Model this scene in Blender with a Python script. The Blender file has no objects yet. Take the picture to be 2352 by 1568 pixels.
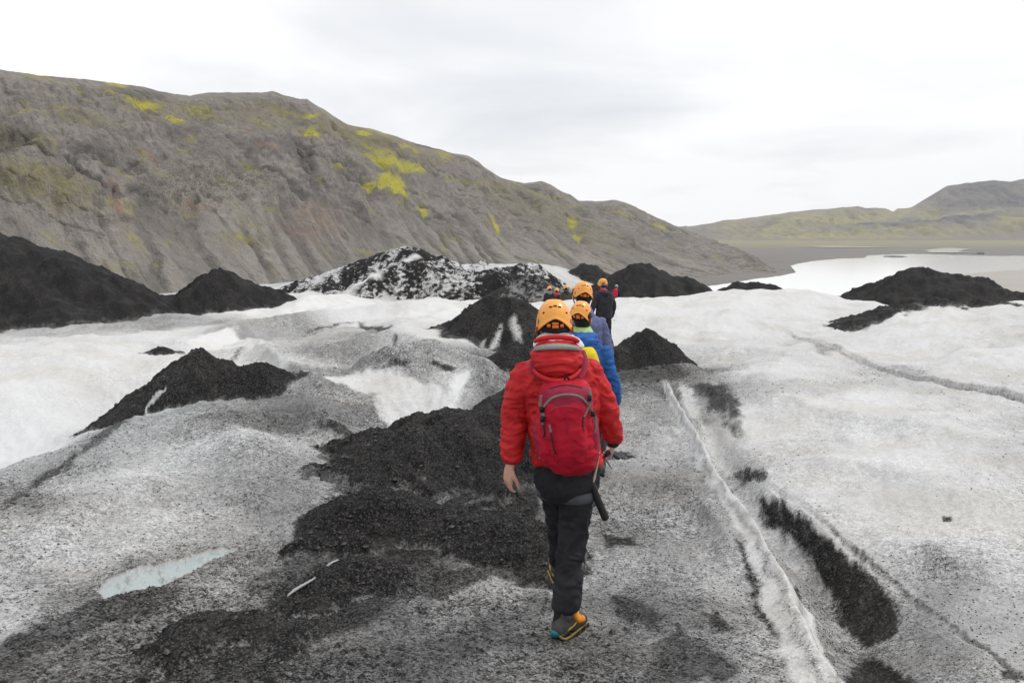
import bpy, bmesh, math, random
import numpy as np
from mathutils import Vector, Matrix

scene = bpy.context.scene
COL = scene.collection
random.seed(4)

# ------------------------------------------------------------------ camera
F, CX, CY = 1700.0, 1176.0, 784.0            # focal length and centre of a 2352 x 1568 picture
PITCH = math.radians(8.5)
CAMZ = 2.14
cam_data = bpy.data.cameras.new('camera')
cam_data.sensor_width = 36.0
cam_data.lens = 36.0 * F / 2352.0
cam_data.clip_start = 0.05
cam_data.clip_end = 30000.0
cam = bpy.data.objects.new('camera', cam_data)
cam.location = (0, 0, CAMZ)
cam.rotation_euler = (math.pi / 2 - PITCH, 0, 0)
COL.objects.link(cam)
scene.camera = cam

# ------------------------------------------------------------------ sky, sun, exposure
SUN_EL, SUN_ROT = math.radians(52), math.radians(62)
world = bpy.data.worlds.new('World')
scene.world = world
world.use_nodes = True
wt = world.node_tree
wt.nodes.clear()
def wn(t, **kw):
    n = wt.nodes.new(t)
    for k, v in kw.items():
        setattr(n, k, v)
    return n
w_out = wn('ShaderNodeOutputWorld')
w_bg = wn('ShaderNodeBackground')
w_sky = wn('ShaderNodeTexSky', sky_type='NISHITA')
w_sky.sun_disc = False
w_sky.sun_elevation = SUN_EL
w_sky.sun_rotation = SUN_ROT
w_tc = wn('ShaderNodeTexCoord')
w_sep = wn('ShaderNodeSeparateXYZ')
wt.links.new(w_tc.outputs['Generated'], w_sep.inputs[0])
def wmath(op, a, b=None, c=None, clamp=False):
    n = wn('ShaderNodeMath', operation=op)
    n.use_clamp = clamp
    for i, s in enumerate((a, b, c)):
        if s is None:
            continue
        if isinstance(s, (int, float)):
            n.inputs[i].default_value = s
        else:
            wt.links.new(s, n.inputs[i])
    return n.outputs[0]
zz = wmath('ADD', wmath('MAXIMUM', w_sep.outputs['Z'], 0.0), 0.13)
ux = wmath('DIVIDE', w_sep.outputs['X'], zz)
uy = wmath('DIVIDE', w_sep.outputs['Y'], zz)
w_cmb = wn('ShaderNodeCombineXYZ')
wt.links.new(ux, w_cmb.inputs[0]); wt.links.new(uy, w_cmb.inputs[1])
w_n1 = wn('ShaderNodeTexNoise')
w_n1.inputs['Scale'].default_value = 0.8
w_n1.inputs['Detail'].default_value = 7
w_n1.inputs['Roughness'].default_value = 0.5
w_n1.inputs['Distortion'].default_value = 0.4
wt.links.new(w_cmb.outputs[0], w_n1.inputs['Vector'])
# the one heavier grey cloud of the photograph, over the ridge in front of the walkers
cl_x, cl_y = 0.02, 3.25
ddx = wmath('MULTIPLY', wmath('SUBTRACT', ux, cl_x), 1.05)
ddy = wmath('MULTIPLY', wmath('SUBTRACT', uy, cl_y), 0.75)
dd = wmath('ADD', wmath('MULTIPLY', ddx, ddx), wmath('MULTIPLY', ddy, ddy))
blob = wmath('MULTIPLY', wmath('POWER', 2.718, wmath('MULTIPLY', dd, -0.8)), 0.20)
cval = wmath('ADD', wmath('MULTIPLY_ADD', w_n1.outputs['Fac'], 0.62, 0.19), blob)
w_ramp = wn('ShaderNodeValToRGB')
w_ramp.color_ramp.elements[0].position = 0.52
w_ramp.color_ramp.elements[0].color = (0.985, 0.985, 0.99, 1)
w_ramp.color_ramp.elements[1].position = 0.84
w_ramp.color_ramp.elements[1].color = (0.58, 0.60, 0.63, 1)
wt.links.new(cval, w_ramp.inputs['Fac'])
w_sc = wn('ShaderNodeMix', data_type='RGBA', blend_type='MULTIPLY')
w_sc.inputs[0].default_value = 1.0
wt.links.new(w_sky.outputs[0], w_sc.inputs[6])
w_sc.inputs[7].default_value = (0.10, 0.10, 0.10, 1)
w_mix = wn('ShaderNodeMix', data_type='RGBA')
w_mix.inputs[0].default_value = 0.93            # cloud cover over the clear sky
wt.links.new(w_sc.outputs[2], w_mix.inputs[6])
wt.links.new(w_ramp.outputs[0], w_mix.inputs[7])
wt.links.new(w_mix.outputs[2], w_bg.inputs[0])
w_bg.inputs[1].default_value = 1.0
wt.links.new(w_bg.outputs[0], w_out.inputs[0])

sun_d = bpy.data.lights.new('sun', 'SUN')
sun_d.energy = 1.5
sun_d.angle = math.radians(14)
sun_d.color = (1.0, 0.97, 0.93)
sun = bpy.data.objects.new('sun', sun_d)
sdir = Vector((math.sin(SUN_ROT) * math.cos(SUN_EL), math.cos(SUN_ROT) * math.cos(SUN_EL), math.sin(SUN_EL)))
sun.rotation_euler = (-sdir).to_track_quat('-Z', 'Y').to_euler()
COL.objects.link(sun)

vs = scene.view_settings
vs.view_transform = 'Standard'
vs.look = 'None'
vs.exposure = 0.28
vs.gamma = 1.0
vs.use_curve_mapping = False
scene.render.resolution_x = 1024
scene.render.resolution_y = 682

# ------------------------------------------------------------------ pixel -> point
CP, SP = math.cos(PITCH), math.sin(PITCH)
def at(px, py, d):
    """point seen at picture position (px, py) that lies d metres ahead of the camera"""
    a, b = (px - CX) / F, -(py - CY) / F
    ry, rz = CP + b * SP, -SP + b * CP
    return np.array([a * d / ry, d, CAMZ + rz * d / ry])
def lin(c):
    c = c / 255.0
    return c / 12.92 if c <= 0.04045 else ((c + 0.055) / 1.055) ** 2.4
def rgb(r, g, b):
    return (lin(r), lin(g), lin(b), 1.0)

# ------------------------------------------------------------------ noise (numpy)
def _h(ix, iy, seed):
    h = (ix.astype(np.int64) * 374761393 + iy.astype(np.int64) * 668265263 + seed * 1442695041) & 0xFFFFFFFF
    h = ((h ^ (h >> 13)) * 1274126177) & 0xFFFFFFFF
    h = ((h ^ (h >> 16)) * 2246822519) & 0xFFFFFFFF
    return (h ^ (h >> 15)) & 0xFFFFFFFF
def pn(x, y, seed=0):
    """gradient noise, about -1..1"""
    xi, yi = np.floor(x), np.floor(y)
    fx, fy = x - xi, y - yi
    sx, sy = fx * fx * fx * (fx * (fx * 6 - 15) + 10), fy * fy * fy * (fy * (fy * 6 - 15) + 10)
    def g(ox, oy):
        a = _h(xi + ox, yi + oy, seed) * (2 * math.pi / 4294967296.0)
        return np.cos(a) * (fx - ox) + np.sin(a) * (fy - oy)
    a = g(0, 0); a = a + sx * (g(1, 0) - a)
    b = g(0, 1); b = b + sx * (g(1, 1) - b)
    return (a + sy * (b - a)) * 1.5
def fbm(x, y, octv=4, seed=0, rough=0.5, ridged=False):
    s, amp, tot = 0.0, 1.0, 0.0
    for o in range(octv):
        n = pn(x * 2 ** o + o * 17.3, y * 2 ** o - o * 9.1, seed + o)
        if ridged:
            n = 1 - 2 * np.abs(n)
        s = s + amp * n
        tot += amp
        amp *= rough
    return s / tot
def pn3(p, seed=0):
    """cheap 3-D noise from three 2-D slices"""
    return (pn(p[:, 0] + 0.37 * p[:, 2], p[:, 1] + 0.61 * p[:, 2], seed) +
            pn(p[:, 1] + 0.53 * p[:, 0], p[:, 2] - 0.41 * p[:, 0], seed + 7) +
            pn(p[:, 2] + 0.29 * p[:, 1], p[:, 0] - 0.67 * p[:, 1], seed + 13)) / 1.8
def sstep(a, b, x):
    t = np.clip((x - a) / (b - a), 0, 1)
    return t * t * (3 - 2 * t)

# ------------------------------------------------------------------ object helpers
def tag(o, label=None, cat=None, group=None, kind=None):
    if label: o['label'] = label
    if cat: o['category'] = cat
    if group: o['group'] = group
    if kind: o['kind'] = kind
    return o
def mesh_np(name, V, Q, mat=None, smooth=True, attrs=None, tris=False):
    me = bpy.data.meshes.new(name)
    V = np.asarray(V, dtype=np.float32); Q = np.asarray(Q, dtype=np.int32)
    k = Q.shape[1]
    me.vertices.add(len(V)); me.vertices.foreach_set('co', V.ravel())
    me.loops.add(Q.size); me.loops.foreach_set('vertex_index', Q.ravel())
    me.polygons.add(len(Q))
    me.polygons.foreach_set('loop_start', np.arange(0, Q.size, k, dtype=np.int32))
    me.polygons.foreach_set('loop_total', np.full(len(Q), k, dtype=np.int32))
    me.polygons.foreach_set('use_smooth', np.full(len(Q), smooth, dtype=bool))
    if attrs:
        for an, av in attrs.items():
            at_ = me.attributes.new(an, 'FLOAT', 'POINT')
            at_.data.foreach_set('value', np.asarray(av, dtype=np.float32).ravel())
    me.update(calc_edges=True)
    if mat: me.materials.append(mat)
    return me
def link(name, me, parent=None, loc=None):
    o = bpy.data.objects.new(name, me)
    COL.objects.link(o)
    if parent is not None: o.parent = parent
    if loc is not None: o.location = loc
    return o
def grid_faces(nr, nc, mask=None):
    i = np.arange(nr * nc).reshape(nr, nc)
    q = np.stack([i[:-1, :-1], i[:-1, 1:], i[1:, 1:], i[1:, :-1]], -1).reshape(-1, 4)
    if mask is not None:
        q = q[mask.ravel()[q].any(axis=1)]
    return q
def submesh(V, q, extra):
    """keep only the used vertices"""
    used = np.unique(q)
    remap = np.full(len(V), -1, dtype=np.int64); remap[used] = np.arange(len(used))
    return V[used], remap[q], {k: v[used] for k, v in extra.items()}

# ------------------------------------------------------------------ material helper
class NT:
    def __init__(self, name):
        self.m = bpy.data.materials.new(name)
        self.m.use_nodes = True
        self.t = self.m.node_tree
        self.b = self.t.nodes['Principled BSDF']
        self.b.inputs['Roughness'].default_value = 0.8
    def n(self, t, **kw):
        x = self.t.nodes.new(t)
        for k, v in kw.items(): setattr(x, k, v)
        return x
    def l(self, a, b): self.t.links.new(a, b)
    def put(self, sock, v):
        if isinstance(v, (int, float)): sock.default_value = v
        elif isinstance(v, tuple): sock.default_value = v if len(v) == 4 or sock.type == 'VECTOR' else v + (1,)
        else: self.l(v, sock)
    def math(self, op, a, b=None, c=None, clamp=False):
        x = self.n('ShaderNodeMath', operation=op); x.use_clamp = clamp
        for i, s in enumerate((a, b, c)):
            if s is not None: self.put(x.inputs[i], s)
        return x.outputs[0]
    def pos(self): return self.n('ShaderNodeNewGeometry').outputs['Position']
    def objco(self): return self.n('ShaderNodeTexCoord').outputs['Object']
    def attr(self, name): return self.n('ShaderNodeAttribute', attribute_name=name).outputs['Fac']
    def scale(self, v, s):
        x = self.n('ShaderNodeMapping'); self.l(v, x.inputs[0]); x.inputs['Scale'].default_value = s
        return x.outputs[0]
    def noise(self, v, s, det=3, rough=0.5, dist=0.0):
        x = self.n('ShaderNodeTexNoise'); self.l(v, x.inputs['Vector'])
        x.inputs['Scale'].default_value = s; x.inputs['Detail'].default_value = det
        x.inputs['Roughness'].default_value = rough; x.inputs['Distortion'].default_value = dist
        return x.outputs['Fac']
    def grains(self, v, s):
        x = self.n('ShaderNodeTexVoronoi'); self.l(v, x.inputs['Vector']); x.inputs['Scale'].default_value = s
        y = self.n('ShaderNodeSeparateColor'); self.l(x.outputs['Color'], y.inputs[0])
        return y.outputs[0]
    def mr(self, v, a, b, c=0.0, d=1.0, smooth=True):
        x = self.n('ShaderNodeMapRange'); x.interpolation_type = 'SMOOTHSTEP' if smooth else 'LINEAR'
        self.put(x.inputs[0], v); self.put(x.inputs[1], a); self.put(x.inputs[2], b)
        self.put(x.inputs[3], c); self.put(x.inputs[4], d)
        return x.outputs[0]
    def mix(self, f, a, b, blend='MIX'):
        x = self.n('ShaderNodeMix', data_type='RGBA', blend_type=blend)
        self.put(x.inputs[0], f); self.put(x.inputs[6], a); self.put(x.inputs[7], b)
        return x.outputs[2]
    def bump(self, h, strength=0.3, dist=0.01):
        x = self.n('ShaderNodeBump'); self.l(h, x.inputs['Height'])
        x.inputs['Strength'].default_value = strength; x.inputs['Distance'].default_value = dist
        self.l(x.outputs[0], self.b.inputs['Normal'])
    def col(self, c): self.put(self.b.inputs['Base Color'], c)
    def rough(self, v): self.put(self.b.inputs['Roughness'], v)

# ================================================================== GLACIER: the shape of the ice
def warp(x, y):
    yy = np.maximum(y, -2.0) + 3.0
    return 2.6 * x / yy, 2.2 * np.log(yy)
class TPS:
    def __init__(self, pts, lam=0.0015):
        P = np.array(pts)
        u, v = warp(P[:, 0], P[:, 1]); z = P[:, 2]
        self.c = np.stack([u, v], 1); n = len(P)
        K = self.k(self.c[:, None, :] - self.c[None]) + lam * np.eye(n)
        A = np.zeros((n + 3, n + 3)); A[:n, :n] = K
        A[:n, n] = 1; A[:n, n + 1:] = self.c; A[n:, :n] = A[:n, n:].T
        self.w = np.linalg.solve(A, np.concatenate([z, np.zeros(3)]))
    @staticmethod
    def k(d):
        r2 = (d ** 2).sum(-1)
        return 0.5 * r2 * np.log(r2 + 1e-12)
    def __call__(self, x, y):
        sh = x.shape
        u, v = warp(x.ravel(), y.ravel())
        out = self.w[-3] + self.w[-2] * u + self.w[-1] * v
        for i in range(len(self.c)):
            r2 = (u - self.c[i, 0]) ** 2 + (v - self.c[i, 1]) ** 2
            out += self.w[i] * 0.5 * r2 * np.log(r2 + 1e-12)
        return out.reshape(sh)

ICE = [  # picture position and distance of points on the ice
 # foreground, path and bottom edge
 (1176,1568,3.10),(600,1568,3.05),(0,1568,2.95),(1700,1568,3.12),(2352,1568,3.2),(-900,1568,2.9),(3200,1568,3.3),
 (1290,1466,3.68),(1278,1370,4.35),(1450,1186,6.0),(1470,1049,8.0),(1470,901,12.0),(1440,803,18.0),(1340,1170,6.0),(1345,1068,7.4),(1385,806,18.0),(1385,850,15.0),
 (1600,1300,4.9),(1620,1180,6.0),(1600,1000,9.0),(1560,860,13.5),
 # grey ice back on the left and its crest
 (250,1250,4.5),(120,1400,3.65),(400,1400,3.8),(0,1152,5.1),(180,1032,6.7),(300,962,8.2),(440,938,9.0),(560,975,8.0),(680,1060,6.6),(640,1150,5.6),
 (450,1100,6.0),(-500,1250,4.4),(-600,1560,3.0),(600,1290,4.55),(800,1400,4.0),(1000,1350,4.3),
 # white hollow behind it
 (-60,1112,8.3),(110,1025,9.4),(215,968,10.6),(100,900,11.0),(250,850,12.5),(100,795,15.0),(330,812,14.5),(-400,1000,9.0),(-500,850,14.0),
 # funnel and the plateau behind it
 (975,985,9.2),(900,930,9.7),(1040,930,9.7),(900,845,10.9),(780,880,10.6),(1050,840,11.3),(720,900,10.0),(1120,900,10.4),
 (740,985,8.0),(700,850,12.5),(850,790,14.0),(950,750,17.0),(1080,760,16.0),(650,820,15.0),(560,800,17.0),(450,775,20.0),
 (850,735,21.0),(1050,705,24.0),(1240,715,25.0),(1250,701,29.0),(640,735,27.0),(400,735,27.0),(750,715,31.0),(300,770,22.0),
 (1270,9,35,-2.28),(1200,9,40,-2.5),
 # hollow and far ice
 (690,662,62.0),(820,650,58.0),(640,655,85.0),(350,697,75.0),(900,690,45.0),(1100,690,48.0),(1000,640,62.0),(1285,640,75.0),(1290,628,92.0),(1100,612,88.0),
 # right-hand ice sheet
 (1700,1050,7.6),(1800,1150,6.3),(1950,1350,4.7),(2200,1400,4.25),(2352,1250,5.2),(2000,1050,7.4),(2200,1050,7.2),(2352,980,8.4),(1850,900,11.0),(2100,930,10.0),
 (2352,880,11.4),(1700,800,17.0),(1900,780,18.0),(2150,800,16.5),(2330,800,15.5),(1600,720,24.0),(1500,690,29.0),(1700,680,31.0),(1850,684,31.0),(2000,728,24.0),
 (2100,718,23.0),(2250,703,23.0),(2352,700,22.0),(2700,700,20.0),(2900,900,10.0),(3000,1200,5.6),
 (1450,9,40,-3.3),(1600,9,45,-3.6),(1850,9,45,-4.2),(2050,9,36,-3.4),(2352,9,36,-3.2),(2800,9,40,-4.0),
 (1420,9,50,-3.26),(1700,9,65,-6.0),(2100,9,65,-6.5),(2600,9,65,-8.0),
]
def gp(t):
    if len(t) == 4:                                       # column, distance and ground height
        p = at(t[0], 700, t[2]); p[2] = t[3]; return p
    return at(*t)
ice_pts = [gp(t) for t in ICE]
for px_, d_, z_ in ((-600,110,-9),(0,120,-9.5),(350,130,-11),(650,140,-14),(1000,140,-19),(1300,130,-21),(1600,100,-18),(2000,95,-20),(2400,95,-21),(3000,95,-22),
                    (0,170,-17),(650,175,-24),(1300,170,-32),(2000,150,-34),(2800,150,-34),(-900,60,-5.0),(-900,30,-2.0),(-200,45,-3.6),(-1500,12,-0.2),(3800,12,-0.4)):
    p = at(px_, 700, d_); p[2] = z_; ice_pts.append(p)
for x_, y_, z_ in ((0,-1.8,.75),(0,0.2,.48),(-3,-1.8,.8),(3,-1.8,.8),(-4,.5,.45),(4,.5,.4),(0,1.8,.30),(-1.6,1.8,.32),(1.8,1.8,.3),(-9,-1.8,1.2),(9,-1.8,1.2)):
    ice_pts.append(np.array([x_, y_, z_]))
tps = TPS(ice_pts)
def base0(x, y): return tps(x, y)

# --- polyline distance: distance, signed side (+ on the right when looking along), arc parameter
def poly_dist(x, y, pts):
    best = np.full(x.shape, 1e9); side = np.zeros(x.shape); tt = np.zeros(x.shape)
    n = len(pts) - 1
    for i in range(n):
        ax, ay = pts[i][0], pts[i][1]; bx, by = pts[i + 1][0], pts[i + 1][1]
        ex, ey = bx - ax, by - ay; L2 = ex * ex + ey * ey + 1e-12
        t = np.clip(((x - ax) * ex + (y - ay) * ey) / L2, 0, 1)
        dx, dy = x - ax - t * ex, y - ay - t * ey
        d = np.sqrt(dx * dx + dy * dy)
        m = d < best
        best = np.where(m, d, best)
        side = np.where(m, np.sign(ex * dy - ey * dx) * -1, side)
        tt = np.where(m, (i + t) / n, tt)
    return best, side, tt
def hit(fn, px, py, dmin=2.2, dmax=150.0):
    """walk along the ray of a picture position to the ground"""
    px = np.atleast_1d(np.asarray(px, float)); py = np.atleast_1d(np.asarray(py, float))
    ds = np.exp(np.linspace(math.log(dmin), math.log(dmax), 420))
    a = ((px - CX) / F)[:, None]; b = (-(py - CY) / F)[:, None]
    ry, rz = CP + b * SP, -SP + b * CP
    X, Y, Z = a * ds / ry, np.broadcast_to(ds, (len(px), len(ds))), CAMZ + rz * ds / ry
    below = Z < fn(X, Y)
    k = np.where(below.any(1), below.argmax(1), len(ds) - 1)
    r = np.arange(len(px))
    return np.stack([X[r, k], Y[r, k]], 1)
def line(pix): return hit(base0, [p[0] for p in pix], [p[1] for p in pix])

FIN = line([(1528,872),(1545,930),(1590,1010),(1650,1105),(1725,1225),(1785,1345),(1835,1450),(1905,1580)])
CHAN = line([(1600,930),(1640,1010),(1700,1100),(1770,1180),(1870,1280),(1960,1390),(2010,1490),(2040,1600)])
CREASE = line([(1690,712),(1790,762),(1900,802),(2050,852),(2200,897),(2352,927),(2600,960)])
CRACK = line([(1690,1060),(1800,1130),(1900,1205),(2050,1335),(2200,1448),(2352,1562)])
WAVE = line([(420,815),(560,790),(700,768),(830,742),(900,752)])
WAVE2 = line([(650,860),(760,838),(880,790),(905,765)])
FOLDS = [(line(p), h_, w_) for p, h_, w_ in (
  ([(430,805),(560,780),(700,756),(830,732),(960,716),(1110,700)], .34, .9),
  ([(640,842),(760,822),(880,785),(930,760)], .22, .45),
  ([(560,800),(640,850),(720,905)], .20, .35),
  ([(800,845),(900,838),(1000,832),(1080,845)], .20, .28),
  ([(1060,840),(1110,880),(1130,930)], .22, .25),
  ([(690,965),(760,1010),(830,1070)], .13, .20),
  ([(470,960),(560,1060),(600,1180)], .10, .35),
  ([(640,735),(760,712),(900,704)], .40, 1.2),
  ([(1600,890),(1660,930),(1700,1000)], .10, .15),
  ([(1420,880),(1520,862),(1600,850)], .12, .35),
  ([(1450,1010),(1540,1000),(1580,1030)], .06, .16),
  ([(1400,1130),(1520,1120),(1620,1150)], .05, .14),
  ([(1520,1190),(1600,1160),(1660,1240),(1680,1330)], .07, .14),
  ([(1750,930),(1900,960),(2100,990),(2300,1060)], .10, .5),
  ([(1850,1060),(2050,1110),(2300,1180)], .07, .3),
  ([(2000,1250),(2150,1290),(2340,1390)], .05, .22),
  ([(0,1300),(200,1180),(380,1090)], .06, .3),
)]
SLASH = line([(980,938),(1010,905),(1040,880)])
SW = 0.062
TRACK = [at(*p)[:2] for p in ((1290,1466,3.68),(1330,1186,6.0),(1345,1080,7.4),(1370,901,12.0),(1390,800,18.0),(1400,760,22.0))]
def swell(x, y, r): return fbm(x / (0.52 * np.sqrt(r)), y / (0.70 * np.sqrt(r)), 3, 11, 0.5)
def runnel(x, y, r): return fbm((x + .35 * y) / (0.42 * r ** .8), (y - .35 * x) / (0.26 * r ** .8), 4, 15, .5, ridged=True) - .2
def base(x, y):
    z = base0(x, y)
    r = np.sqrt(x * x + y * y) + 1.0
    near = y < 14
    # swells, runnels and pocks (trodden flat along the track)
    dT, _, _ = poly_dist(x, y, TRACK)
    tread = 1 - .9 * np.exp(-(dT / 1.1) ** 2)
    z = z + SW * np.minimum(r / 5, 3) * swell(x, y, r) * tread
    z = z + 0.011 * np.minimum(r, 45) * sstep(5, 12, r) * runnel(x, y, r) * tread
    z = z + 0.0045 * np.minimum(r, 12) * fbm(x / (.11 * np.sqrt(r)), y / (.15 * np.sqrt(r)), 3, 18, .55)
    jx = .05 * fbm(x / .6, y / .6, 3, 44)
    d, s, t = poly_dist(x + jx, y + jx * .5, FIN)
    w = (0.036 + 0.065 * t) * (1 + .5 * fbm(x / .45, y / .45, 2, 46))
    fade = sstep(0, 0.08, t)
    z = z + fade * 0.14 * np.maximum(0, 1 - d / (w * 1.9)) ** 1.2 - fade * 0.05 * np.where(s < 0, np.exp(-((d - 0.10) / 0.06) ** 2), 0)
    d, s, t = poly_dist(x, y, CHAN)
    z = z - (0.08 + 0.17 * np.sin(np.clip(t, 0, 1) * math.pi) ** 0.7) * np.exp(-(d / (0.14 + 0.14 * t)) ** 2)
    d, s, t = poly_dist(x, y, CREASE)
    z = z + 0.15 * t * np.exp(-(d / 0.6) ** 2) * (s < 0) - (0.015 + 0.02 * t) * np.exp(-((d) / 0.05) ** 2) 
    d, s, t = poly_dist(x, y, CRACK)
    z = z - 0.035 * np.exp(-(d / 0.025) ** 2) * (0.6 + 0.4 * np.sin(t * 40))
    d, s, t = poly_dist(x, y, WAVE)
    z = z - 0.10 * np.exp(-(d / 0.3) ** 2)
    d, s, t = poly_dist(x, y, WAVE2)
    z = z - 0.10 * np.exp(-(d / 0.25) ** 2)
    for P_, h_, w_ in FOLDS:
        jx = .35 * w_ * fbm(x / (w_ * 1.6), y / (w_ * 1.6), 3, 47)
        d, s, t = poly_dist(x + jx, y + jx, P_)
        env = np.sin(np.clip(t, .0, 1) * math.pi) ** .5
        z = z + 1.4 * h_ * env * np.where(s > 0, np.exp(-(d / (w_ * .55)) ** 1.3), np.exp(-(d / (w_ * 1.5)) ** 1.6))
    # flutes running down into the funnel
    fx, fy = x + 1.02, y - 8.9
    th = np.arctan2(fx, fy); fr = np.sqrt(fx * fx + fy * fy)
    z = z + 0.055 * np.exp(-((fr - 1.0) / 0.75) ** 2) * fbm(th * 8, fr * 0.8, 3, 51, 0.6)
    return z

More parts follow.
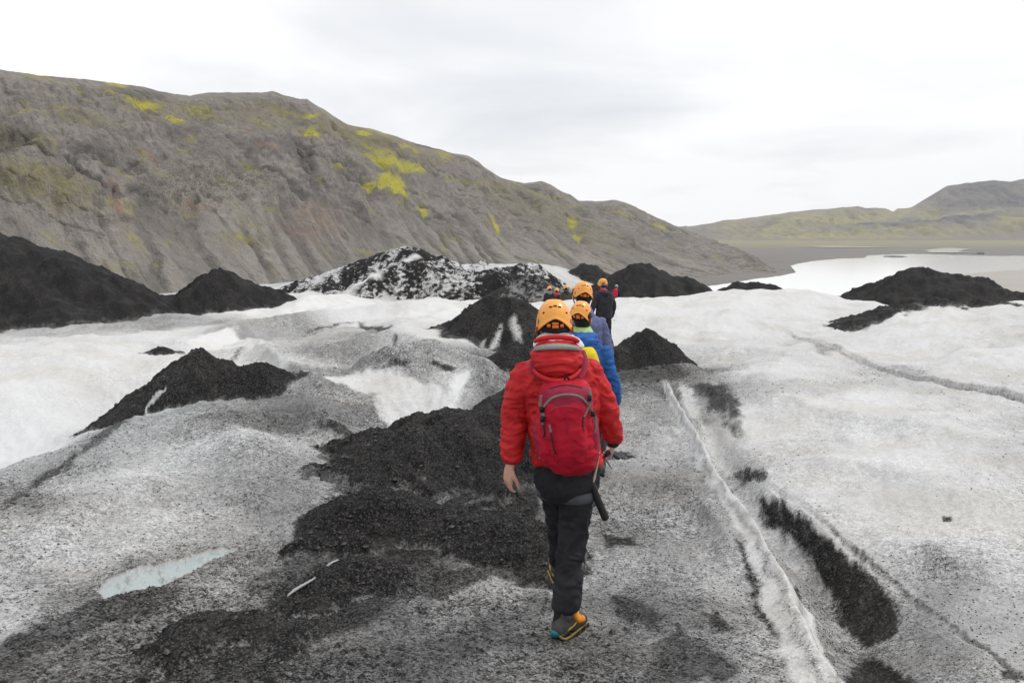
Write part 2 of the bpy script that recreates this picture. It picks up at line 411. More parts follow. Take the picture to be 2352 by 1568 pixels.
# --- the ash mounds: ridge lines (px, py, distance), fall towards the camera, fall behind
MOUNDS = [
 ('black ash cone with two summits and a pale ice slit down its flank', [
    ([(322,930,9.5),(344,900,9.7),(396,860,9.9),(454,802,10),(499,830,10),(516,828,10),(550,841,10),(585,836,10),(612,853,9.9),(646,884,9.8),(684,930,9.5)],.62,.8),
    ([(454,802,10),(440,870,9.5),(430,930,9.05)],.7,.7),([(585,836,10),(590,900,9.5),(600,955,9.0)],.5,.5)], dict(g=.05)),
 ('broad black ash mound directly left of the hiker in red', [
    ([(748,1068,6.4),(790,1028,6.7),(850,982,6.9),(880,980,6.95),(905,991,7.0),(930,974,7.05),(958,965,7.1),(985,980,7.15),(1005,968,7.3),(1060,950,7.5),(1085,960,7.5),(1110,985,7.4),(1150,1035,7.1),(1200,1085,6.75),(1245,1150,6.3)],.37,.95),
    ([(860,985,6.9),(800,1070,6.3),(775,1130,5.9)],.45,.5),([(1060,950,7.5),(1090,1050,6.8),(1110,1140,6.1)],.38,.4)], dict(g=.085)),
 ('low dark ash heap below the broad black mound', [
    ([(722,1215,4.95),(760,1165,5.2),(810,1140,5.3),(855,1122,5.4),(900,1135,5.4),(960,1160,5.3),(1040,1170,5.25),(1120,1182,5.2),(1200,1205,5.05),(1238,1232,4.95)],.42,.6)], dict(g=.05)),
 ('flat topped ash mound beside the strip of blue meltwater ice', [
    ([(345,1550,3.08),(385,1480,3.3),(418,1435,3.5),(450,1425,3.55),(520,1418,3.6),(575,1422,3.6),(610,1440,3.55),(640,1480,3.4)],.42,.6)], dict(g=.035)),
 ('narrow ash ridge with a pale ice sliver on its crest', [
    ([(590,1428,3.72),(640,1385,3.9),(690,1345,4.1),(722,1320,4.2),(760,1290,4.35),(800,1278,4.45),(850,1276,4.5),(900,1292,4.45)],.30,1.0)], dict(g=.035)),
 ('jagged black ash cone streaked with ice behind the hiker in red', [
    ([(990,800,15.0),(1015,771,15.2),(1043,747,15.3),(1074,727,15.3),(1101,709,15.3),(1118,687,15.3),(1129,678,15.3),(1142,685,15.3),(1170,682,15.2),(1187,689,15.2),(1197,706,15.1),(1215,723,15.0),(1238,755,14.8)],.60,.8),
    ([(1129,680,15.3),(1120,740,14.6),(1090,800,13.9)],.62,.62),([(1178,684,15.2),(1205,740,14.5),(1225,790,13.9)],.62,.62),([(1160,684,15.2),(1160,745,14.5),(1150,800,13.8)],.7,.7)], dict(g=.11)),
 ('dark ash heap in front of the jagged streaked cone', [
    ([(1128,828,11.9),(1160,802,12.2),(1187,783,12.4),(1215,800,12.4),(1255,835,12.1)],.5,.7)], dict(g=.055)),
 ('dark ash wedge tucked against the left arm of the hiker in red', [
    ([(1105,948,8.5),(1140,918,8.9),(1170,892,9.2),(1200,880,9.3),(1245,888,9.3)],.45,.7)], dict(g=.055)),
 ('small black ash cone standing on the walked track', [
    ([(1418,798,14.5),(1445,775,14.9),(1472,758,15),(1485,753,15),(1500,759,15),(1515,775,15),(1535,784,14.9),(1558,810,14.6)],.72,.95)], dict(g=.045)),
 ('huge dark ash slope rising below the left end of the mountain', [
    ([(-1200,400,26),(-900,390,28),(-500,410,30),(-150,485,30),(0,540,30),(35,549,30),(70,565,29.8),(130,581,29.5),(190,611,29),(240,646,28.5),(285,690,27.8),(330,742,27.2)],.50,.6),
    ([(20,545,30),(80,640,27.5),(170,740,24.5)],.5,.5),([(-200,470,30),(-160,620,26),(-120,760,22)],.5,.5)], dict(g=.22)),
 ('tall pointed black ash cone with a steep right flank', [
    ([(396,712,30.2),(406,702,30.5),(419,676,31),(437,661,31),(461,664,31.5),(481,640,32),(505,616,32),(520,622,32),(550,640,32),(585,654,32),(626,661,32),(653,685,31.5),(688,716,31),(735,746,30)],.62,.7),
    ([(507,617,32),(535,690,30.2),(560,745,28.8)],.6,.6),([(437,661,31),(440,710,29.6)],.6,.6)], dict(g=.14)),
 ('tiny black cone on the pale ice wave', [([(574,782,20.8),(590,765,21.2),(600,756,21.4),(612,766,21.2),(632,780,20.8)],.6,.8)], dict(g=.04)),
 ('little black lump in the snow gully under the mottled ridge', [([(776,724,32),(784,702,32.5),(796,695,32.7),(808,704,32.5),(824,724,32)],.6,.8)], dict(g=.06)),
 ('low dark heap on the edge of the white hollow', [([(318,826,14.0),(345,805,14.4),(372,795,14.6),(395,802,14.6),(425,826,14.2)],.4,.7)], dict(g=.04)),
 ('large mottled black and white ice ridge in mid glacier', [
    ([(664,655,51),(716,634,52),(771,617,52),(826,596,52),(861,586,52),(895,577,52),(912,570,52),(936,565,52),(964,570,52),(974,582,52),(995,589,52),(1015,586,52),(1033,596,52),(1060,613,52),(1091,606,53),(1115,598,54),(1129,610,54),(1163,613,54),(1194,606,54),(1225,606,54),(1236,620,53),(1256,645,52)],.62,.8),
    ([(838,662,46),(850,640,47),(875,622,48),(905,604,49),(960,596,49.5),(1005,622,48.5),(1050,648,47)],.85,.6),
    ([(1020,668,45),(1050,645,46),(1090,627,47),(1130,619,47.5),(1190,632,47),(1240,652,46)],.7,.6),
    ([(700,652,50),(760,650,49),(790,668,47.5)],.7,.7)], dict(g=.32, mott=1)),
 ('dark ash bank at the back of the small group of walkers', [
    ([(1128,682,42),(1160,656,43.5),(1200,637,44),(1230,633,44),(1260,650,44),(1290,668,43.5),(1325,684,43)],.5,.7)], dict(g=.13, mott=.35)),
 ('black ash ridge behind the walker in the dark jacket', [
    ([(1390,660,58),(1410,640,60),(1430,617,60),(1455,606,60),(1475,603,60),(1500,612,60),(1530,628,60),(1545,640,60),(1555,632,60),(1580,636,60),(1610,655,60),(1642,675,59)],.5,.7),
    ([(1475,604,60),(1510,640,57.5),(1530,675,55.5)],.5,.5)], dict(g=.2)),
 ('distant dark hummock above the far snow patch', [
    ([(1308,628,81),(1325,612,82),(1340,602,82),(1360,608,82),(1385,622,81),(1412,645,80)],.6,.7)], dict(g=.2)),
 ('low black ash ridge against the lagoon', [
    ([(1645,674,57),(1675,655,58),(1690,646,58),(1715,650,58),(1740,648,58),(1770,652,58),(1800,663,58),(1855,688,57)],.5,.7)], dict(g=.15)),
 ('broad dark ash hill standing before the lagoon', [
    ([(1930,694,43),(1971,680,43.5),(2006,663,44),(2051,635,44),(2080,617,44),(2115,613,44),(2164,624,44),(2199,629,44),(2220,635,44),(2255,636,44),(2270,649,44),(2310,662,43.5),(2360,680,43)],.48,.7),
    ([(2115,613,44),(2130,650,42),(2120,690,40)],.5,.5)], dict(g=.2)),
 ('ragged strip of black debris along the ice edge', [
    ([(1950,738,20.5),(1985,727,21),(2010,722,21.3),(2030,710,21.6),(2060,707,21.8),(2090,697,22),(2130,704,22),(2165,688,22.2),(2200,696,22.2),(2240,687,22.3),(2280,692,22.3),(2320,700,22)],.26,.4)], dict(g=.10)),
 ('black debris heap at the far right of the ice edge', [
    ([(2285,696,24.5),(2320,684,25),(2352,672,25),(2420,664,25),(2520,676,25)],.35,.5)], dict(g=.12)),
]
for i_, (lab, ridges, opt) in enumerate(MOUNDS):
    opt['ridges'] = [(np.array([at(*p) for p in pts]), sf, sb) for pts, sf, sb in ridges]
    opt['seed'] = 300 + 17 * i_
    allp = np.concatenate([r[0] for r in opt['ridges']])
    opt['d'] = float(allp[:, 1].mean()); opt['top'] = allp[allp[:, 2].argmax()]
    hgt_ = allp[:, 2].max() - allp[:, 2].min() + 0.25
    opt['box'] = (allp[:, 0].min() - hgt_ * 1.6, allp[:, 0].max() + hgt_ * 1.6, allp[:, 1].min() - hgt_ * 3.0 - .3, allp[:, 1].max() + hgt_ * 2.0 + .3)
    opt['low'] = allp[:, 2].min() - .1
def mound_z(x, y, opt):
    g = opt['g']; sd = opt['seed']
    f = 1.0 / (g * 5.5)
    wx = x + g * 0.8 * fbm(x * f, y * f, 3, sd + 5); wy = y + g * 0.8 * fbm(x * f + 31, y * f, 3, sd + 6)
    z = np.full(x.shape, -1e3); dm = np.full(x.shape, 1e3)
    for P, sf, sb in opt['ridges']:
        best = np.full(x.shape, -1e3)
        for i in range(len(P) - 1):
            A, B_ = P[i], P[i + 1]
            ex, ey = B_[0] - A[0], B_[1] - A[1]
            t = np.clip(((wx - A[0]) * ex + (wy - A[1]) * ey) / (ex * ex + ey * ey + 1e-12), 0, 1)
            dx, dy = wx - A[0] - t * ex, wy - A[1] - t * ey
            d = np.sqrt(dx * dx + dy * dy)
            k = np.where(dy > 0, sb, sf + (np.maximum(np.maximum(sb, .8), sf) - sf) * (1 - np.abs(dy) / (d + 1e-6)) ** 1.0)
            best = np.maximum(best, A[2] + t * (B_[2] - A[2]) - k * d)
            dm = np.minimum(dm, d)
        m = np.maximum(z, best); df = np.abs(z - best); kk = g * .5
        z = np.where(df < kk, m + (kk - df) ** 2 / (4 * kk), m)
    rg = fbm(x * f * 0.7, y * f * 0.7, 5, sd + 3, 0.62, ridged=True)
    fall = sstep(0, g * 3.0, dm)
    return z + g * (0.40 + 0.75 * fall) * (rg - 0.15) + g * 1.5 * fall * fbm(x * f * .3, y * f * .3, 3, sd + 8, .5, ridged=True)

# --- the grid (finer towards the walkers)
NR, NC = 860, 900
yy_ = np.concatenate([np.linspace(-1.9, 1.9, 24, endpoint=False), 1.9 * np.exp(np.linspace(0, 1, NR - 24) * math.log(172 / 1.9))])
core = np.linspace(-1, 1, NC - 90)
ext = 1 + (np.arange(1, 46) / 45.0) ** 1.6 * 2.6
ss_ = np.concatenate([-ext[::-1], core, ext])
wid = 0.72 * 1.04 * (np.maximum(yy_, 0) + 1.5)
X = (wid[:, None] * ss_[None, :]); Y = np.repeat(yy_[:, None], NC, 1)
ZB = base(X, Y)

# mounds on the grid, each within its own window
mz = []
for lab, pk, opt in MOUNDS:
    x0, x1, y0, y1 = opt['box']
    r0, r1 = np.searchsorted(yy_, [y0, y1]); r0 = max(r0 - 1, 0); r1 = min(r1 + 1, NR)
    inx = ((X[r0:r1] >= x0) & (X[r0:r1] <= x1)).any(0)
    cs = np.where(inx)[0]; c0, c1 = cs[0], cs[-1] + 1
    sl = (slice(r0, r1), slice(c0, c1))
    mz.append((sl, mound_z(X[sl], Y[sl], opt)))

ZT0 = ZB.copy()
for sl, z in mz: ZT0[sl] = np.maximum(ZT0[sl], z)
def surf_pts(x, y):
    i = np.clip(np.searchsorted(yy_, y.ravel()), 1, NR - 1); sx = x.ravel() / (0.72 * 1.04 * (np.maximum(y.ravel(), 0) + 1.5))
    j = np.clip(np.searchsorted(ss_, sx), 1, NC - 1)
    fy = np.clip((y.ravel() - yy_[i - 1]) / (yy_[i] - yy_[i - 1]), 0, 1); fx_ = np.clip((sx - ss_[j - 1]) / (ss_[j] - ss_[j - 1]), 0, 1)
    a = ZT0[i - 1, j - 1] * (1 - fx_) + ZT0[i - 1, j] * fx_; b = ZT0[i, j - 1] * (1 - fx_) + ZT0[i, j] * fx_
    return (a * (1 - fy) + b * fy).reshape(x.shape)
# ================================================================== GLACIER: where the ash lies
GREY = [  # picture position and how light the ground is there (sRGB grey)
 (50,1550,85),(200,1500,105),(300,1450,125),(650,1520,95),(800,1480,110),(1000,1500,112),(1150,1480,140),(1250,1550,125),(1400,1520,95),(1600,1500,120),(1700,1450,140),(1780,1560,145),(2120,1500,160),(2250,1400,192),(2340,1500,192),
 (50,1400,195),(150,1440,150),(350,1400,112),(450,1350,140),(700,1430,75),(900,1400,100),(1050,1420,125),(1180,1380,165),(1450,1400,100),(1600,1400,120),(1680,1330,160),(2150,1350,175),(2300,1300,208),
 (100,1250,200),(300,1200,200),(500,1200,188),(650,1180,158),(600,1300,125),(800,1310,80),(1000,1300,78),(1130,1290,118),(1200,1300,175),(1370,1300,150),(1430,1230,122),(1550,1220,155),(1620,1180,172),(1850,1100,207),(2000,1150,210),(2200,1200,207),(2330,1150,205),
 (200,1100,205),(400,1050,196),(600,1040,180),(700,1090,168),(1450,1080,155),(1550,1100,145),(1800,1000,216),(2000,1050,217),(2200,1050,208),(2330,1050,196),
 (60,1140,150),(180,1060,175),(400,985,180),(600,1000,205),(700,950,130),(560,965,130),(1450,980,152),(1500,930,140),(1600,960,165),(1750,950,210),(2000,930,222),(2200,950,212),(2340,970,200),
 (100,900,224),(250,880,218),(50,1050,230),(180,980,226),(260,940,190),(750,880,150),(850,900,180),(980,930,200),(1060,880,205),(1120,880,125),(800,950,150),(1180,1000,110),(1450,890,110),(1600,890,120),(1700,880,180),(1800,850,217),
 (100,820,222),(300,825,226),(650,830,215),(800,800,178),(700,850,172),(950,800,172),(1050,820,180),(1130,830,110),(1450,840,112),(1550,840,115),(1650,830,195),(1900,800,217),(2100,790,222),(2250,800,216),(2330,860,205),
 (480,770,222),(700,770,192),(850,765,186),(950,745,228),(1050,740,228),(560,770,185),(1440,770,222),(1600,740,222),(1900,745,222),(2200,740,224),
 (700,700,236),(820,722,228),(1000,715,232),(1250,712,232),(1460,710,226),(1600,700,226),(1800,700,226),(420,735,170),(350,760,215),(2050,720,222),(2300,712,224),
]
gx = hit(surf_pts, [g[0] for g in GREY], [g[1] for g in GREY])
GREY = [(a_, b_, c_ if c_ > 208 else c_ + 7 if a_ > 1720 and b_ < 1300 else c_ + 4 if 1350 < a_ < 1720 else c_ - 18 if b_ < 1000 and a_ < 1700 else c_ - 10) for a_, b_, c_ in GREY]
gd = np.array([1 - (lin(g[2]) - 0.02) / (0.85 - 0.02) for g in GREY])
gu, gv = warp(gx[:, 0], gx[:, 1])
def ambient(x, y):
    u, v = warp(x, y)
    u = u + 0.05 * pn(u * 6, v * 6, 71); v = v + 0.05 * pn(u * 6 + 40, v * 6, 72)
    num = np.zeros(x.shape); den = np.full(x.shape, 1e-9)
    for i in range(len(gd)):
        r2 = (u - gu[i]) ** 2 + (v - gv[i]) ** 2
        w = 1.0 / (r2 + 0.004) ** 2
        num += w * gd[i]; den += w
    return num / den
XW, YW = X + .8 * ZB, np.maximum(Y, 1.5) * np.exp(-.9 * ZB / np.maximum(Y, 4))
D = ambient(X, Y)
rs = np.sqrt(np.maximum(Y, 1.5))
streak = fbm((XW + .3 * YW) / (.30 * rs), (YW - .3 * XW) / (.11 * rs), 5, 81, .6)
blot = fbm(XW / (.16 * rs), YW / (.2 * rs), 5, 85, .6)
broad = fbm((XW - .2 * YW) / (.55 * rs), YW / (.55 * rs), 3, 87, .5)
D = D + (.02 + 1.15 * D * (1 - D)) * (.40 * streak + .22 * blot + .45 * broad)
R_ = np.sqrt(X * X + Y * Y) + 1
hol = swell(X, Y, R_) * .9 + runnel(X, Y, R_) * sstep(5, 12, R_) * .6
D = D - (.07 + .9 * D * (1 - D)) * .55 * hol  # more ash in the hollows, which also paints recess shade into the relief
D = D.clip(0.0, 1)

def poly_sdf(x, y, P):
    d2 = np.full(x.shape, 1e18); inside = np.zeros(x.shape, bool)
    n = len(P); j = n - 1
    for i in range(n):
        ax, ay = P[i]; bx, by = P[j]
        ex, ey = bx - ax, by - ay
        t = np.clip(((x - ax) * ex + (y - ay) * ey) / (ex * ex + ey * ey + 1e-12), 0, 1)
        d2 = np.minimum(d2, (x - ax - t * ex) ** 2 + (y - ay - t * ey) ** 2)
        c = ((ay > y) != (by > y)) & (x < (bx - ax) * (y - ay) / (by - ay + 1e-12) + ax)
        inside ^= c
        j = i
    return np.where(inside, -np.sqrt(d2), np.sqrt(d2))
PATCH = [  # (grey level, edge softness as a share of distance, outline in the picture)
 (15,.006,[(1738,1150),(1790,1160),(1870,1210),(1960,1290),(2030,1350),(2075,1420),(2060,1460),(1990,1490),(1930,1440),(1905,1370),(1870,1310),(1830,1260),(1760,1215)]),
 (25,.008,[(1900,1525),(1990,1500),(2060,1540),(2100,1568),(2120,1600),(1880,1600)]),
 (50,.006,[(1780,1510),(1830,1500),(1865,1530),(1815,1542)]),
 (60,.006,[(1715,1365),(1745,1360),(1790,1430),(1830,1490),(1795,1468),(1745,1425)]),
 (70,.004,[(1690,1240),(1705,1250),(1735,1330),(1748,1375),(1735,1370),(1712,1310)]),
 (60,.004,[(1815,1340),(1830,1350),(1850,1430),(1875,1500),(1895,1540),(1860,1480),(1830,1420)]),
 (75,.006,[(1690,1080),(1750,1090),(1760,1110),(1700,1120)]),
 (55,.006,[(1385,1232),(1450,1240),(1470,1255),(1400,1258)]),
 (70,.010,[(1585,880),(1650,880),(1705,930),(1695,955),(1620,925)]),
 (80,.012,[(1420,840),(1540,832),(1580,860),(1500,885),(1430,872)]),
 (70,.008,[(1640,930),(1690,980),(1700,1010),(1680,1000)]),
 (45,.016,[(725,1225),(800,1150),(1000,1190),(1230,1200),(1235,1240),(1150,1290),(1000,1290),(850,1285),(800,1330),(700,1390),(600,1440),(625,1350),(680,1285)]),
 (72,.010,[(0,1480),(120,1425),(260,1372),(420,1352),(400,1382),(250,1440),(100,1505),(0,1545)]),
 (70,.010,[(850,1330),(1000,1300),(1150,1310),(1080,1350),(1000,1380),(900,1370)]),
 (70,.008,[(1400,1370),(1470,1380),(1530,1420),(1500,1450),(1420,1420)]),
 (62,.006,[(1605,1405),(1650,1410),(1685,1450),(1650,1455)]),
 (80,.010,[(1560,1440),(1700,1530),(1660,1568),(1480,1568),(1500,1500)]),
 (85,.008,[(0,1160),(80,1105),(180,1035),(280,965),(290,970),(200,1040),(100,1110),(0,1175)]),
 (60,.005,[(735,980),(800,985),(850,1010),(830,1015),(770,1000)]),
 (60,.005,[(745,1020),(800,1040),(830,1075),(800,1065),(755,1040)]),
 (55,.004,[(650,875),(690,850),(720,855),(690,872)]),
 (60,.003,[(870,850),(930,838),(940,845),(880,857)]),
 (60,.003,[(960,840),(1000,835),(1050,850),(1040,858),(990,845)]),
 (70,.004,[(440,808),(560,786),(560,792),(450,815)]),
 (80,.003,[(700,765),(830,737),(900,748),(895,755),(820,744),(710,771)]),
 (75,.003,[(880,800),(905,770),(910,775),(890,802)]),
 (180,.0022,[(1790,757),(1900,795),(2050,847),(2200,890),(2352,920),(2352,928),(2200,898),(2050,855),(1900,803)]),
 (165,.010,[(1860,790),(1900,790),(1930,805),(1880,812)]),
 (175,.012,[(2040,850),(2080,840),(2130,850),(2110,870)]),
 (110,.003,[(1900,1204),(2050,1333),(2200,1446),(2352,1558),(2352,1568),(2200,1453),(2050,1340),(1900,1210)]),
 (60,.004,[(2300,1540),(2340,1545),(2345,1568),(2300,1560)]),
 (70,.003,[(2165,1190),(2185,1192),(2182,1202),(2168,1200)]),
 (60,.003,[(685,1085),(705,1088),(720,1098),(700,1098)]),
 (85,.008,[(560,1345),(700,1270),(900,1250),(880,1275),(720,1300),(600,1380)]),
 (50,.014,[(600,1440),(720,1330),(830,1290),(905,1335),(880,1410),(760,1465),(640,1500)]),
 (55,.014,[(330,1575),(420,1440),(580,1422),(655,1480),(640,1575)]),
 (48,.006,[(770,1085),(1000,1080),(1235,1110),(1238,1215),(1000,1195),(800,1165)]),
 # paler pieces of clean ice
 (205,.005,[(1560,880),(1590,900),(1610,950),(1590,960),(1565,920)]),
 (215,.006,[(1610,970),(1640,985),(1670,1040),(1660,1065),(1625,1030)]),
 (205,.003,[(1655,1090),(1690,1075),(1730,1078),(1690,1086),(1665,1100)]),
 (150,.006,[(1850,1330),(1880,1340),(1905,1400),(1900,1470),(1870,1420)]),
 (225,.002,[(655,1372),(718,1330),(724,1336),(680,1372)]),
 (215,.002,[(752,1300),(776,1288),(772,1300)]),
 (226,.008,[(755,870),(850,850),(930,870),(1000,880),(1030,920),(985,975),(940,960),(860,910)]),
 (238,.006,[(1040,870),(1085,850),(1060,900),(1000,975),(985,970)]),
 (240,.006,[(470,772),(540,755),(600,790),(520,800),(430,790)]),
]
for lev, soft, out in PATCH:
    P = hit(surf_pts, [p[0] for p in out], [p[1] for p in out])
    r0, r1 = np.searchsorted(yy_, [P[:, 1].min() * .94 - .1, P[:, 1].max() * 1.06 + .1])
    x0, x1 = P[:, 0].min(), P[:, 0].max(); pad = 0.06 * P[:, 1].max()
    inx = ((X[r0:r1] >= x0 - pad) & (X[r0:r1] <= x1 + pad)).any(0); cs = np.where(inx)[0]
    if len(cs) == 0: continue
    sl = (slice(r0, r1), slice(cs[0], cs[-1] + 1))
    x, y = X[sl], Y[sl]; dist = np.maximum(y, 2.0)
    s = soft * dist
    ly = np.log(np.maximum(YW[sl], 1.0)) / soft; xw = XW[sl]
    n = fbm(xw / (4 * s), ly / 9, 5, 401, 0.65)
    sd = poly_sdf(x, y, P) + 2.8 * s * n
    t = sstep(s * 1.0, -s * 1.0, sd) * (.97 + .12 * fbm(xw / (3 * s), ly / 6, 3, 405)).clip(0, 1)
    val = 1 - (lin(lev) - 0.02) / 0.83
    D[sl] = D[sl] * (1 - t) + val * t

jx = .05 * fbm(X / .6, Y / .6, 3, 44)
dF, sF, tF = poly_dist(X + jx, Y + jx * .5, FIN)
wF = (0.036 + 0.065 * tF) * (1 + .5 * fbm(X / .45, Y / .45, 2, 46))
lay = np.abs(np.sin((dF * sF) / (wF * .42) + 2.5 * fbm(X / .3, Y / .3, 3, 48))) ** 5
tw = sstep(1.9, 1.45, dF / wF + .15 * fbm(X / .2, Y / .2, 3, 49)) * sstep(0, .06, tF)
D = D * (1 - tw) + tw * (.12 + .30 * lay + .18 * np.clip(fbm(X / .25, Y / .5, 2, 50), 0, 1))
CALM = 1 - .85 * np.exp(-(dF / .35) ** 2)
# blue melt ice
BLUE = np.zeros_like(D)
for out, soft in (([(225,1357),(240,1337),(300,1312),(370,1301),(430,1282),(480,1264),(545,1260),(520,1276),(470,1291),(430,1316),(370,1346),(300,1361),(240,1371)],.0022),
                  ([(318,958),(336,940),(358,917),(380,893),(383,896),(362,922),(340,946)],.0006)):
    P = hit(surf_pts, [p[0] for p in out], [p[1] for p in out])
    sd = poly_sdf(X, Y, P) + 1.6 * soft * Y * fbm(X / (soft * 9 * np.maximum(Y, 2)), np.log(np.maximum(Y, 2)) / (soft * 14), 3, 77)
    t = sstep(soft * Y.clip(2), -soft * Y.clip(2), sd)
    if soft < .001: t = t * .55
    ck = fbm((X - .6 * Y) / .35, (Y + .6 * X) / .12, 3, 79, .5, ridged=True)
    t = t * (1 - .7 * sstep(.62, .85, ck) * (Y < 6))
    BLUE = np.maximum(BLUE, t)
    rim = np.exp(-((sd - 0.012) / 0.012) ** 2) * (Y < 6)
    D = np.maximum(D * (1 - t), 0.75 * rim)
    ZB = ZB - 0.035 * t * (Y < 6)
# clean-ice blueness in the white hollow on the left
hx = hit(surf_pts, [60, 200, 0], [1030, 1000, 1100]).mean(0)
COOL = np.exp(-(((X - hx[0]) / 2.2) ** 2 + ((Y - hx[1]) / 2.0) ** 2)).clip(0, 1)

# ash creeping out from the foot of each mound
for (sl, z), (lab, pk, opt) in zip(mz, MOUNDS):
    g = opt['g']; over = z - ZB[sl]
    n = fbm(X[sl] / (g * 2.5), Y[sl] / (g * 2.5), 4, opt['seed'] + 9, 0.6)
    sk = sstep(-g * 1.1, g * 0.2, over + g * 1.2 * n) * (0.93 if not opt.get('mott') else 0.6)
    D[sl] = np.maximum(D[sl], sk * (1 - BLUE[sl]))

# grit and crumbs standing on the ash, small melt pits in the ice
rr = np.maximum(Y, 2.0)
crumb = fbm(XW / (0.012 * rr), np.log(np.maximum(YW, 1)) / 0.022, 3, 501, 0.65)
ZB = ZB + (0.0060 * D + 0.0012) * rr * 0.55 * crumb * (1 - BLUE) * CALM

# ================================================================== GLACIER: material
def make_ground_mat(name):
    t = NT(name)
    p = t.pos()
    dirt, blue, cool, mott = t.attr('dirt'), t.attr('blue'), t.attr('cool'), t.attr('mott')
    fine = t.noise(t.scale(p, (1, .8, 1)), 62, 3, 0.75)
    mid = t.noise(p, 9, 5, 0.72)
    big = t.noise(p, 1.4, 6, 0.7)
    g1, g2, g3 = t.grains(p, 105), t.grains(p, 44), t.grains(p, 230)
    gr_ = t.math('ADD', t.math('MULTIPLY', g1, .42), t.math('ADD', t.math('MULTIPLY', g2, .33), t.math('MULTIPLY', g3, .25)))
    cl_ = t.math('ADD', t.math('MULTIPLY', mid, .62), t.math('MULTIPLY', big, .38))
    spk = t.math('ADD', t.math('MULTIPLY', t.mr(gr_, .15, .85, -.5, .5, False), .72), t.math('MULTIPLY', t.mr(cl_, .33, .67, -.5, .5, False), .42))
    amp = t.math('MULTIPLY', t.math('POWER', t.math('MULTIPLY', t.math('MULTIPLY', dirt, 4.0), t.math('SUBTRACT', 1.02, dirt)), .75), t.mr(t.noise(p, .9, 4, .6), .35, .65, .35, 1.15, False))
    cov = t.math('SUBTRACT', dirt, t.math('MULTIPLY', spk, amp), clamp=True)
    # mottled black and white ridge: ash in clots between bare ice
    mo = t.noise(t.scale(p, (1, .8, 1.3)), 2.7, 6, 0.72, 0.15)
    mo = t.math('ADD', mo, t.math('MULTIPLY', t.math('SUBTRACT', t.noise(t.scale(p, (1, .6, .5)), .42, 4, .6, .4), .5), .85))
    mcov = t.mr(mo, .47, .60, 1.0, .22)
    cov = t.math('ADD', t.math('MULTIPLY', cov, t.math('SUBTRACT', 1.0, mott)), t.math('MULTIPLY', t.math('MULTIPLY', mcov, t.math('MINIMUM', t.math('MULTIPLY', dirt, 1.3), 1.0)), mott))
    cov = t.math('MULTIPLY', cov, t.math('SUBTRACT', 1.0, t.math('MULTIPLY', blue, .93)))
    # ice: neutral white with warm silt veils
    silt = t.mr(t.noise(p, .8, 4, 0.6), .42, .66, 0, 1)
    ice = t.mix(silt, (.625, .628, .632, 1), (.575, .565, .54, 1))
    ice = t.mix(t.math('MULTIPLY', cool, .75), ice, (.60, .64, .655, 1))
    ice = t.mix(blue, ice, (.33, .375, .38, 1))
    ashn = t.noise(p, 38, 4, 0.7)
    ash = t.mix(t.mr(ashn, .35, .75, 0, 1), (.0035, .0035, .004, 1), (.024, .023, .023, 1))
    ash = t.mix(t.math('MULTIPLY', t.mr(g1, .78, .95), .8), ash, (.062, .058, .055, 1))
    grey = t.noise(p, 1.7, 6, .68)
    ash = t.mix(t.math('MULTIPLY', t.mr(grey, .50, .66, 0, 1), .45), ash, t.mix(g2, (.022, .020, .019, 1), (.070, .064, .058, 1)))
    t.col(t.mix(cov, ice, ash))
    t.rough(t.math('SUBTRACT', .82, t.math('MULTIPLY', blue, .55)))
    t.b.inputs['Specular IOR Level'].default_value = .08
    h = t.math('ADD', t.math('MULTIPLY', g2, .45), t.math('MULTIPLY', mid, .55))
    h = t.math('MULTIPLY', h, t.math('SUBTRACT', 1.0, t.math('MULTIPLY', blue, .8)))
    t.bump(h, 0.8, 0.025)
    return t.m
MAT_GROUND = make_ground_mat('ash_and_ice')

def surf_mesh(name, x, y, z, attrs, q, loc):
    V = np.stack([x.ravel() - loc[0], y.ravel() - loc[1], z.ravel() - loc[2]], 1)
    V, q, a = submesh(V, q, {k: v.ravel() for k, v in attrs.items()})
    return mesh_np(name, V, q, MAT_GROUND, True, a)
ZERO = np.zeros_like(D)
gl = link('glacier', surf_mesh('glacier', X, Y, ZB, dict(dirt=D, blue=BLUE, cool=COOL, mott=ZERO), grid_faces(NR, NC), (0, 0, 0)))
tag(gl, 'grey and white glacier ice streaked with black volcanic ash', None, None, 'structure')

